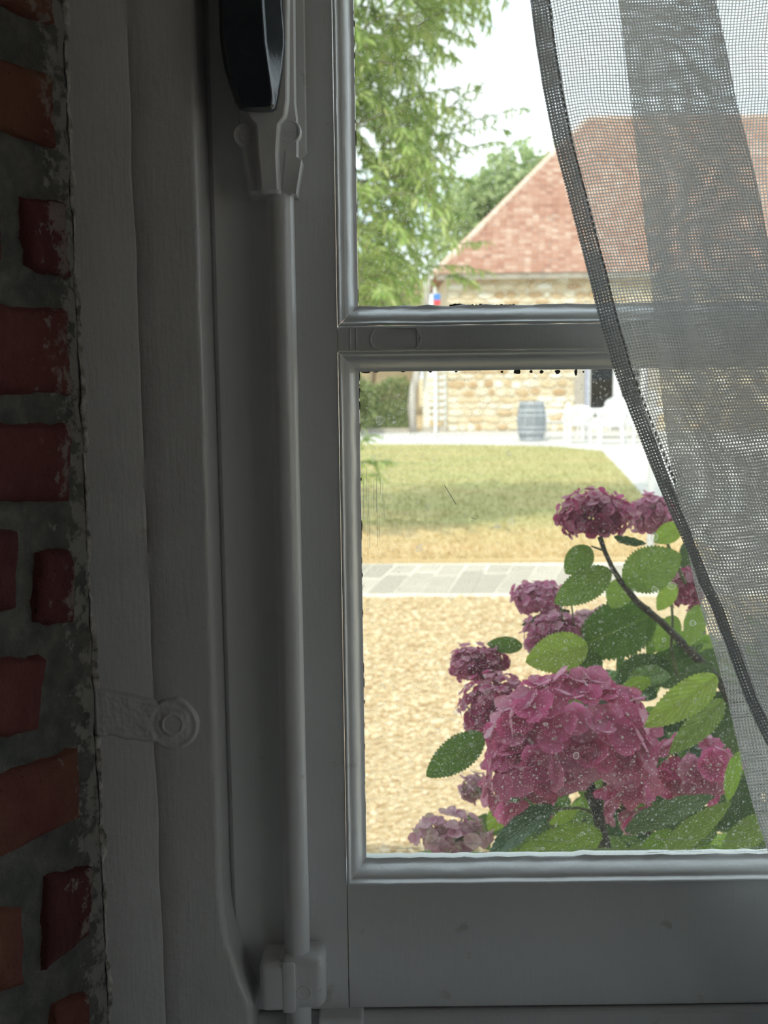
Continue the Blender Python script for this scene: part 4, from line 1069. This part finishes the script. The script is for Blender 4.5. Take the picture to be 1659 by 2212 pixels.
# near tree: lance-shaped leaves on arching shoots, crown reaching in from the left and overhead
ty = 12.6
trunk_x = -2.9
near = tag(empty('garden_tree', (trunk_x, ty, 0)), 'tall light green tree with narrow drooping leaves left of the barn roof', 'tree')
MB().tube([(trunk_x,ty,0),(trunk_x+.05,ty,1.6),(trunk_x+.2,ty+.1,3.2),(trunk_x+.5,ty+.2,5.2),(trunk_x+.9,ty+.4,7.2)], [.17,.14,.12,.08,.04], 10).build('trunk', M['bark'], near, True)
random.seed(61)
shoots = []
def shoot(start, d, L, droop):
    pts = [Vector(start)]; d = Vector(d).normalized()
    n = 9
    for i in range(n):
        d = (d + Vector((rnd(-.12,.12), rnd(-.12,.12), -droop))).normalized(); pts.append(pts[-1] + d*L/n)
    shoots.append(pts)
# silhouette of the crown as seen: (py, right-hand px limit)
SIL = [(-60,1030),(0,1010),(60,960),(110,975),(170,935),(230,960),(300,975),(380,950),(440,930),(500,905),(560,900),(620,880),(665,870)]
for i in range(430):
    py = rnd(-120, 640); lim = interp(SIL, py); px = lim - 35 - (random.random()**1.25)*380; Y = ty + rnd(-1.3, 1.6)
    s = P(px, py, Y); shoot(s - Vector((.24,0,.13)), (rnd(.1,1), rnd(-.7,.7), rnd(.0,1.1)), rnd(.45,.95), rnd(.10,.30))
for (a, b, c) in (((930,330),(1060,225),.03),((940,300),(1085,280),.10),((1000,270),(1125,238),.02),((960,350),(1070,300),.12),((940,260),(1050,190),.04),((880,60),(1010,95),.12),((880,20),(1030,10),.08),((870,130),(975,120),.14),
                  ((900,400),(1010,390),.18),((900,560),(1050,520),.10),((890,590),(1045,560),.16),((960,600),(1005,640),.2),((880,470),(990,460),.16),((760,1000),(832,1012),.03),((750,1030),(815,1045),.05),((750,985),(806,962),.03),((880,220),(985,190),.1)):
    Y = ty + rnd(-.5,.5); A_, B2 = P(*a, Y), P(*b, Y); d = B2-A_; shoot(A_, d + Vector((0,0,.10+c)), d.length*1.12, c*.6)
mbb = MB()
for s in shoots: mbb.tube(s[::2] + [s[-1]], [.008,.007,.005,.004,.003,.002][:len(s[::2])+1], 4, False)
# limbs reaching from the trunk into the crown
for i in range(330):
    h = rnd(2.3, 7.4); k = 1 - abs(h-4.8)/3.6; s = Vector((trunk_x + .3 + rnd(-2.4, .9)*(.35+.65*max(0,k)), ty + rnd(-1.5, 1.7), h)); shoot(s, (rnd(-1,.6), rnd(-.7,.7), rnd(.0,1.1)), rnd(.5,1.0), rnd(.10,.30))
for i in range(16):
    s = random.choice(shoots)[0]; h = min(max(s.z-rnd(.3,1.2), .9), 6.0); a = Vector((trunk_x + .05 + h*.07, ty+.1, h)); mbb.tube([a, a.lerp(s,.5)+Vector((0,0,.2)), s], [.030,.018,.006], 6, False)
mbb.build('branches', M['bark'], near, True)
# one leaf: folded lance blade
def lance(L, w):
    vs = []; n = 5
    for i in range(n):
        t = i/(n-1); k = w*math.sin(PI*min(.98, t*.9+.06))**.8 * (1 if t < 1 else .05); zc = -.28*L*t*t
        vs += [(-k, t*L, zc + k*.5), (0, t*L, zc), (k, t*L, zc + k*.5)]
    fs = []
    for i in range(n-1):
        for j in range(2): a = i*3+j; fs.append((a, a+1, a+4, a+3))
    return vs, fs
lv, lf = lance(.145, .0145)
lme = MB().add(lv, lf).mesh('leaf', M['tree_leaf_one'], True)
V_, F_ = [], []; singles = []
random.seed(62)
for s in shoots:
    for i in range(1, len(s)-0):
        for k in range(5):
            t = random.random(); p = s[i-1].lerp(s[i], t); ax = (s[i]-s[i-1]).normalized()
            side = Vector((rnd(-1,1), rnd(-1,1), rnd(-.5,.5))); d = (ax*.8 + side.normalized()*.9 - Vector((0,0,.25))).normalized()
            n = Vector((rnd(-.6,.6), rnd(-.9,.3), 1)); x = d.cross(n).normalized(); z = x.cross(d)
            sc_ = rnd(.65, 1.15)
            m = Matrix((x, d, z)).transposed().to_4x4(); m = Matrix.Translation(p) @ m @ Matrix.Scale(sc_, 4)
            singles.append((p, m))
random.shuffle(singles)
singles.sort(key=lambda q: q[0].y if -0.3 < q[0].x else 99)
for p, m in singles[:290]:
    o = bpy.data.objects.new('leaf', lme); COL.objects.link(o); o.parent = near; o.matrix_parent_inverse = Matrix.Translation(-near.location); o.matrix_basis = m
for p, m in singles[290:]:
    o = len(V_); V_ += [m @ Vector(v) for v in lv]; F_ += [tuple(k+o for k in f) for f in lf]
mb = MB(); mb.v, mb.f = V_, F_
tag(mb.build('foliage', M['tree_leaf'], near, True), label='dense narrow light green leaves', kind='stuff')
# upper crown, above the picture: it throws the band of shade across the lawn
pts = blob_pts((1.5, 10.9, 7.5), (4.2, 1.9, 1.6), 14000, 5, .1, .3, 2.0)
tag(leaf_cloud(pts, .17, .45, .3, 8).build('upper_crown', M['tree_leaf'], near), label='leaves of the upper crown', kind='stuff')
# tree behind the barn, bush and added leaf clump left of it
def tree(name, label, c, r, n, size, seed, mat, th, cat='tree', trunk=True):
    root = tag(empty(name, (c[0], c[1], 0)), label, cat)
    tag(leaf_cloud(blob_pts(c, r, n, seed, .35, .45, 1.8), size, .6, .1, seed).build('foliage', mat, root), kind='stuff')
    MB().tube([(c[0],c[1],0),(c[0]+.1,c[1],c[2]*.5),(c[0],c[1],c[2]+r[2]*.4)], [th, th*.8, th*.3], 8).build('trunk', M['bark'], root, True)
    return root
def tpx(name, label, px, py, rx, ry, Y, n, size, seed, mat, th=.2, cat='tree'):
    c = P(px, py, Y); k = Y/F; return tree(name, label, (c.x, c.y, c.z), (rx*k, rx*k*.8, ry*k), n, size, seed, mat, th, cat)
tpx('tree', 'round green tree rising behind the hip of the barn roof', 1115, 470, 155, 135, 49, 7000, .34, 3, M['far_leaf'])
tpx('tree', 'small green tree between the drooping leaves and barn ridge', 1000, 500, 90, 120, 60, 3000, .34, 9, M['far_leaf'])
tpx('shrub', 'broad pale green shrub behind the timber post, under the drooping tree', 800, 615, 95, 80, 40, 4500, .2, 12, M['far_leaf'], .1, 'shrub')
tpx('shrub', 'dark leaf clump added for the reflection along the left glass edge', 760, 870, 45, 75, 31, 2600, .12, 15, M['hedge'], .06, 'shrub')  # leaf clump added to imitate the dark reflection at the glass edge
# pale grey post near the path, seen between flowers and curtain
g = G(1404, 1196)
po = MB().lathe([(.045,0),(.045,.05),(.036,.06),(.036,1.55),(.044,1.56),(.044,1.60),(.02,1.64)], (g.x, g.y, .015), 16).build('garden_post', M['post'], None, auto=.6)
tag(po, 'pale grey post standing on the lawn behind the top flowers', 'post')

# ------------------------------------------------------------------ HYDRANGEA
hyd = tag(empty('hydrangea_bush', (.30, 1.40, 0)), 'large pink hydrangea bush flowering just outside the window', 'shrub')
HI = Matrix.Translation(-hyd.location)
def leafmesh(seed):
    random.seed(seed); nv, nu = 40, 8; rows = []; uv = []
    cu, fo, tw = rnd(.10,.28), rnd(.18,.42), rnd(-.15,.15)
    for i in range(nv):
        t = i/(nv-1); w = .93*t**.62*(1-t)**.80 if 0 < t < 1 else .0
        row = []
        for j in range(nu+1):
            u = j/nu*2-1; ww = w
            if abs(u) > .99: ww *= 1 + (.07 if i % 2 else -.05)
            x = u*ww; z = -cu*t*t + fo*abs(x)*.8 - .55*fo*x*x*2 + .018*math.sin(t*26 - abs(u)*4)*abs(u) + tw*x*t + .02*noise.noise(Vector((x*6, t*6, seed)))
            row.append((x, t, z)); uv.append((u*.5+.5, t))
        rows.append(row)
    return MB().grid(rows).mesh('leaf', None, True, uv)
LM = {}
for k in ('leaf', 'leaf_dark', 'leaf_bright'):
    LM[k] = []
    for s_ in range(4):
        me = leafmesh(s_+1); me.materials.append(M[k]); LM[k].append(me)
nleaf = [0]
def put(me, name, m, parent, inv):
    o = bpy.data.objects.new(name, me); COL.objects.link(o); o.parent = parent; o.matrix_parent_inverse = inv; o.matrix_basis = m; return o
def hleaf(b, t, w, Y, kind='leaf', dY=.0, face=.0):
    """leaf from base pixel b to tip pixel t, w pixels wide, at depth Y; dY: tip nearer/farther; face: turn about its axis"""
    A_, B2 = P(*b, Y), P(*t, Y+dY); d = B2-A_; L = d.length; d.normalize()
    n = Vector((0, -1, .35)); n = (n - d*n.dot(d)).normalized(); n = Matrix.Rotation(face, 3, d) @ n
    x = d.cross(n); wd_ = w*Y/F/.78
    m = Matrix((x*wd_, d*L, n*L*.85)).transposed().to_4x4(); m.translation = A_
    put(random.choice(LM[kind]), 'leaf', m, hyd, HI); nleaf[0] += 1
random.seed(3)
for a in [((1276,1182),(1221,1240),66,1.22,'leaf'), ((1320,1232),(1197,1303),80,1.20,'leaf'), ((1346,1258),(1474,1196),112,1.24,'leaf'), ((1352,1250),(1322,1316),66,1.28,'leaf'),
          ((1326,1158),(1397,1179),26,1.20,'leaf_dark',0,.9), ((1472,1136),(1412,1170),50,1.26,'leaf_bright'), ((1460,1262),(1418,1318),46,1.26,'leaf_bright',0,.4), ((1415,1325),(1240,1402),140,1.30,'leaf'),
          ((1270,1395),(1136,1428),98,1.24,'leaf_bright'), ((1300,1420),(1190,1478),90,1.27,'leaf'), ((1129,1396),(1052,1390),42,1.33,'leaf'), ((1232,1320),(1126,1350),30,1.36,'leaf_dark'),
          ((1046,1586),(918,1680),84,1.19,'leaf'), ((1548,1461),(1406,1566),82,1.13,'leaf_bright',-.03), ((1562,1512),(1458,1624),64,1.13,'leaf',-.03), ((1600,1622),(1563,1738),40,1.12,'leaf_bright',0,.5),
          ((1350,1796),(1534,1712),66,1.11,'leaf_dark',-.03,-.6), ((1430,1850),(1574,1732),62,1.12,'leaf',-.02,-.4), ((1300,1800),(1112,1858),96,1.11,'leaf_bright',-.03), ((1196,1742),(1036,1846),74,1.10,'leaf_dark',-.02,.7),
          ((1160,1770),(1060,1850),60,1.13,'leaf'), ((1092,1735),(1056,1800),52,1.22,'leaf_bright'), ((1455,1795),(1386,1838),44,1.15,'leaf_bright'), ((1300,1680),(1262,1760),56,1.26,'leaf'), ((1245,1748),(1186,1782),32,1.2,'leaf_bright'),
          ((1406,1468),(1338,1492),38,1.30,'leaf_bright'), ((1512,1306),(1488,1398),54,1.22,'leaf',0,.3), ((1480,1170),(1500,1260),50,1.35,'leaf_dark'), ((1380,1300),(1300,1350),70,1.33,'leaf_dark'),
          ((1420,1420),(1330,1500),90,1.36,'leaf_dark'), ((1500,1420),(1400,1440),80,1.38,'leaf'), ((1460,1330),(1420,1410),60,1.34,'leaf'), ((1540,1440),(1450,1480),50,1.25,'leaf_dark'),
          ((1620,1560),(1540,1660),60,1.25,'leaf_dark'), ((1640,1680),(1540,1800),80,1.22,'leaf_dark'), ((1660,1760),(1560,1850),70,1.2,'leaf'), ((1540,1760),(1480,1860),60,1.2,'leaf'), ((1400,1700),(1340,1790),70,1.25,'leaf'),
          ((1430,1660),(1480,1750),70,1.25,'leaf'), ((1330,1840),(1240,1900),70,1.1,'leaf'), ((1010,1760),(1060,1840),44,1.24,'leaf'), ((1120,1700),(1150,1780),40,1.28,'leaf_dark'), ((1500,1840),(1600,1870),60,1.12,'leaf_bright'),
          ((1225,1462),(1170,1490),40,1.3,'leaf'), ((1390,1560),(1440,1640),70,1.3,'leaf_dark'), ((1560,1400),(1600,1480),60,1.3,'leaf')]:
    hleaf(*a)
random.seed(9)
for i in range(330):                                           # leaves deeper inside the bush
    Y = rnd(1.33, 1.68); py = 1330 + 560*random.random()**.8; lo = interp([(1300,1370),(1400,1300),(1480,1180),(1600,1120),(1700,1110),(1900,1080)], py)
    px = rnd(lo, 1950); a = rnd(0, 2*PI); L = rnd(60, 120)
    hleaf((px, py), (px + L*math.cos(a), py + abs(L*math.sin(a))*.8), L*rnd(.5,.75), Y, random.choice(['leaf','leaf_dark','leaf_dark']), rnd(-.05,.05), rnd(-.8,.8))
for i in range(60):                                            # skirt of the bush below the sill
    Y = rnd(1.05, 1.8); p = Vector((rnd(.02, .75), Y, rnd(.25, 1.5))); d = Vector((rnd(-1,1), rnd(-1,1), rnd(-.6,.2))).normalized(); n = Vector((rnd(-.4,.4), rnd(-.4,.4), 1)); x = d.cross(n).normalized(); n = x.cross(d)
    L = rnd(.06,.13); m = Matrix((x*L*.7, d*L, n*L*.6)).transposed().to_4x4(); m.translation = p; put(random.choice(LM['leaf']), 'leaf', m, hyd, HI)
# stems
def hstem(pts, w, mat='stem', n=8):
    q = [P(px, py, Y) for px, py, Y in pts]; MB().tube(q, [w_*pts[i][2]/F/2 for i, w_ in enumerate(w)], n).build('stem', M[mat], hyd, True)
hstem([(1258,1640,1.17),(1272,1690,1.165),(1290,1750,1.16),(1306,1830,1.16),(1330,2000,1.2),(1380,2600,1.4)], [20,22,26,30,34,50], 'stem_dark', 12)
hstem([(1306,1690,1.17),(1300,1730,1.165),(1296,1770,1.165)], [10,12,13]); hstem([(1262,1712,1.165),(1280,1748,1.16),(1292,1762,1.16)], [7,8,9]); hstem([(1200,1748,1.15),(1250,1745,1.155),(1292,1760,1.16)], [6,7,9])
hstem([(1296,1160,1.23),(1306,1190,1.23),(1322,1225,1.235),(1340,1255,1.24),(1376,1300,1.26),(1430,1345,1.28),(1500,1415,1.3),(1560,1480,1.32),(1640,1620,1.35)], [12,11,11,14,15,16,20,24,30], 'stem_dark')
hstem([(1450,1290,1.3),(1453,1340,1.3),(1450,1400,1.3),(1470,1500,1.34)], [6,6,7,10]); hstem([(1318,1232,1.2),(1340,1252,1.24)], [4,5]); hstem([(1278,1180,1.22),(1306,1190,1.23)], [4,5])
hstem([(1212,1300,1.3),(1214,1330,1.3),(1230,1400,1.32)], [4,4,6]); hstem([(1235,1305,1.3),(1238,1340,1.3),(1250,1420,1.33)], [4,4,6]); hstem([(1412,1150,1.28),(1440,1170,1.28),(1480,1260,1.3)], [6,7,9])
hstem([(1030,1700,1.26),(1052,1735,1.25),(1100,1800,1.27),(1160,1900,1.3)], [5,6,8,12]); hstem([(985,1800,1.2),(1000,1850,1.2),(1080,1980,1.25)], [6,7,10]); hstem([(1265,1770,1.13),(1250,1785,1.12),(1290,1820,1.13)], [5,6,6])
hstem([(1080,1560,1.25),(1110,1640,1.27),(1180,1760,1.3),(1260,1900,1.33)], [8,9,11,15]); hstem([(1190,1400,1.32),(1260,1480,1.34),(1330,1600,1.36),(1400,1800,1.4)], [8,10,13,18], 'stem_dark')
hstem([(1490,1700,1.2),(1480,1780,1.2),(1450,1900,1.25)], [7,9,13])
# florets
def floret_geo(seed, cup=.15, curl=.25):
    random.seed(seed); mb = MB()
    for k in range(4):
        a = PI/2*k + rnd(-.12,.12); R = rnd(.88,1.1); wd_ = rnd(.54,.66); bend = rnd(-curl, curl*1.1) + cup; rows = []
        n, m_ = 5, 4
        for i in range(n+1):
            t = i/n; r = .04 + (R-.04)*t; w = wd_*(math.sin(PI*min(1,(t*.80+.06)))**.75) if t < 1 else .10
            row = []
            for j in range(m_+1):
                u = j/m_*2-1; z = bend*t*t + .10*u*u*w - .05*math.sin(u*5+seed)*t + .03*noise.noise(Vector((u*2, t*2, seed+k)))
                x, y = r - .06*abs(u)*t, u*w
                row.append((x*math.cos(a)-y*math.sin(a), x*math.sin(a)+y*math.cos(a), z + .012*k))
            rows.append(row)
        mb.grid(rows)
    o = len(mb.v); n = 6
    return mb
FG = [floret_geo(k, .10+.10*(k % 3), .22) for k in range(6)] + [floret_geo(k+9, .42, .5) for k in range(3)]
FM = {}
def bead(mb):
    n = 6; mb2 = MB(); mb2.v = list(mb.v); mb2.f = list(mb.f)
    return mb2
for k in ('pink', 'wine', 'mauve', 'pale'):
    FM[k] = []
    for g_ in FG:
        me = g_.mesh('floret', M['petal_'+k], True); me.materials.append(M['bead'])
        bm = bmesh.new(); bm.from_mesh(me); r = bmesh.ops.create_icosphere(bm, subdivisions=1, radius=.085, matrix=Matrix.Translation((0,0,.06)))
        for f in {f for v in r['verts'] for f in v.link_faces}: f.material_index = 1; f.smooth = True
        bm.to_mesh(me); bm.free(); FM[k].append(me)
def head(cx, cy, rx, ry, Y, kind, n, size, singles, seed, ok=None, label=None, depth=1.0, up=.2):
    """Flower head: dome of florets on an ellipsoid; the front ones are objects of their own."""
    random.seed(seed); k = Y/F; c = P(cx, cy, Y); R = Vector((rx*k, rx*k*depth, ry*k))
    core = MB()
    for i in range(18):
        a, b = rnd(0, 2*PI), rnd(-.3, 1); d = Vector((math.cos(a), math.sin(a), b)).normalized()
        core.tube([c - Vector((0,0,R.z*.6)), c + Vector((d.x*R.x, d.y*R.y, d.z*R.z))*.8], [.0016,.0010], 4)
    hd_ = core.build('flower_head', M['stem'], hyd)
    if label: hd_['label'] = label
    L = []
    for i in range(n*3):
        zf = 1 - 2*(i+.5)/(n*3); th = i*2.399963; r = math.sqrt(1-zf*zf); d = Vector((r*math.cos(th), r*math.sin(th), zf))
        if d.y > .35 or d.z < -.75: continue
        p = c + Vector((d.x*R.x, d.y*R.y, d.z*R.z))*(rnd(.84, 1.03) if size > 30 else rnd(.55, 1.05))
        if ok and not ok((d.x, d.z)): continue
        L.append((d, p))
    random.shuffle(L); L = L[:n]; L.sort(key=lambda q: q[0].y)
    mesh = MB()
    for i, (d, p) in enumerate(L):
        nrm = (Vector((d.x/R.x, d.y/R.y, d.z/R.z)).normalized() + Vector((rnd(-.45,.45), rnd(-.4,.3), rnd(-.35,.45)+up))).normalized()
        x = nrm.cross(Vector((rnd(-1,1), rnd(-1,1), rnd(-1,1)))).normalized(); y = nrm.cross(x); s_ = size*k*rnd(.78,1.15)
        m = Matrix((x*s_, y*s_, nrm*s_)).transposed().to_4x4(); m.translation = p
        vi = random.randrange(9) if random.random() < .42 else random.randrange(6)
        if i < singles: put(FM[kind][vi], 'floret', m, hd_, Matrix())
        else:
            g_ = FG[vi]; o = len(mesh.v); mesh.v += [m @ v for v in g_.v]; mesh.f += [tuple(q+o for q in f) for f in g_.f]
    if mesh.v: tag(mesh.build('florets', M['petals_'+kind], hd_, True), label='remaining small florets of the head', kind='stuff')
    return hd_
def fixhd(h):
    return h
head(1236, 1602, 178, 142, 1.17, 'pink', 118, 43, 118, 1, ok=lambda q: not (q[1] < -.35 and q[0] > .02) or q[0] > .45, label='large bright pink mophead close to the glass', depth=.8)
head(1125, 1690, 75, 72, 1.14, 'pink', 16, 42, 16, 2, label='lower left lobe of the large pink mophead')
head(1498, 1655, 78, 68, 1.19, 'pink', 26, 38, 26, 3, label='pink mophead right of the large one, by the curtain edge')
head(1352, 1738, 48, 40, 1.24, 'pink', 12, 38, 12, 4, label='small pink cluster under the large mophead')
head(1284, 1112, 82, 56, 1.25, 'wine', 250, 13.5, 45, 5, label='dark wine-red flower head, topmost of the bush')
head(1408, 1112, 46, 44, 1.32, 'mauve', 130, 13.5, 0, 6, label='faded pink head behind the topmost one')
head(1166, 1290, 60, 34, 1.36, 'mauve', 160, 13.5, 0, 7, label='mauve pink head above the middle one on the left side')
head(1196, 1370, 66, 50, 1.32, 'mauve', 170, 15, 25, 8, label='rosy head in the middle of the left side')
head(1034, 1432, 64, 40, 1.34, 'wine', 180, 13.5, 20, 9, label='dusky pink head furthest left')
head(1072, 1532, 82, 82, 1.27, 'wine', 310, 13.5, 30, 10, label='dusky pink head left of the large mophead')
head(978, 1800, 84, 42, 1.20, 'pale', 60, 22, 0, 11, label='pale pink and cream head at the bottom left')
head(1024, 1700, 34, 30, 1.28, 'pale', 24, 18, 0, 12, label='small pale pink cluster above the cream head')
head(1480, 1275, 36, 50, 1.34, 'wine', 100, 13.5, 0, 13, label='dark head half behind the curtain fold')
head(1270, 1340, 34, 24, 1.45, 'pale', 20, 18, 0, 14, label='small faded head behind the leaves')
for me in list(bpy.data.meshes):
    if me.users == 0: bpy.data.meshes.remove(me)
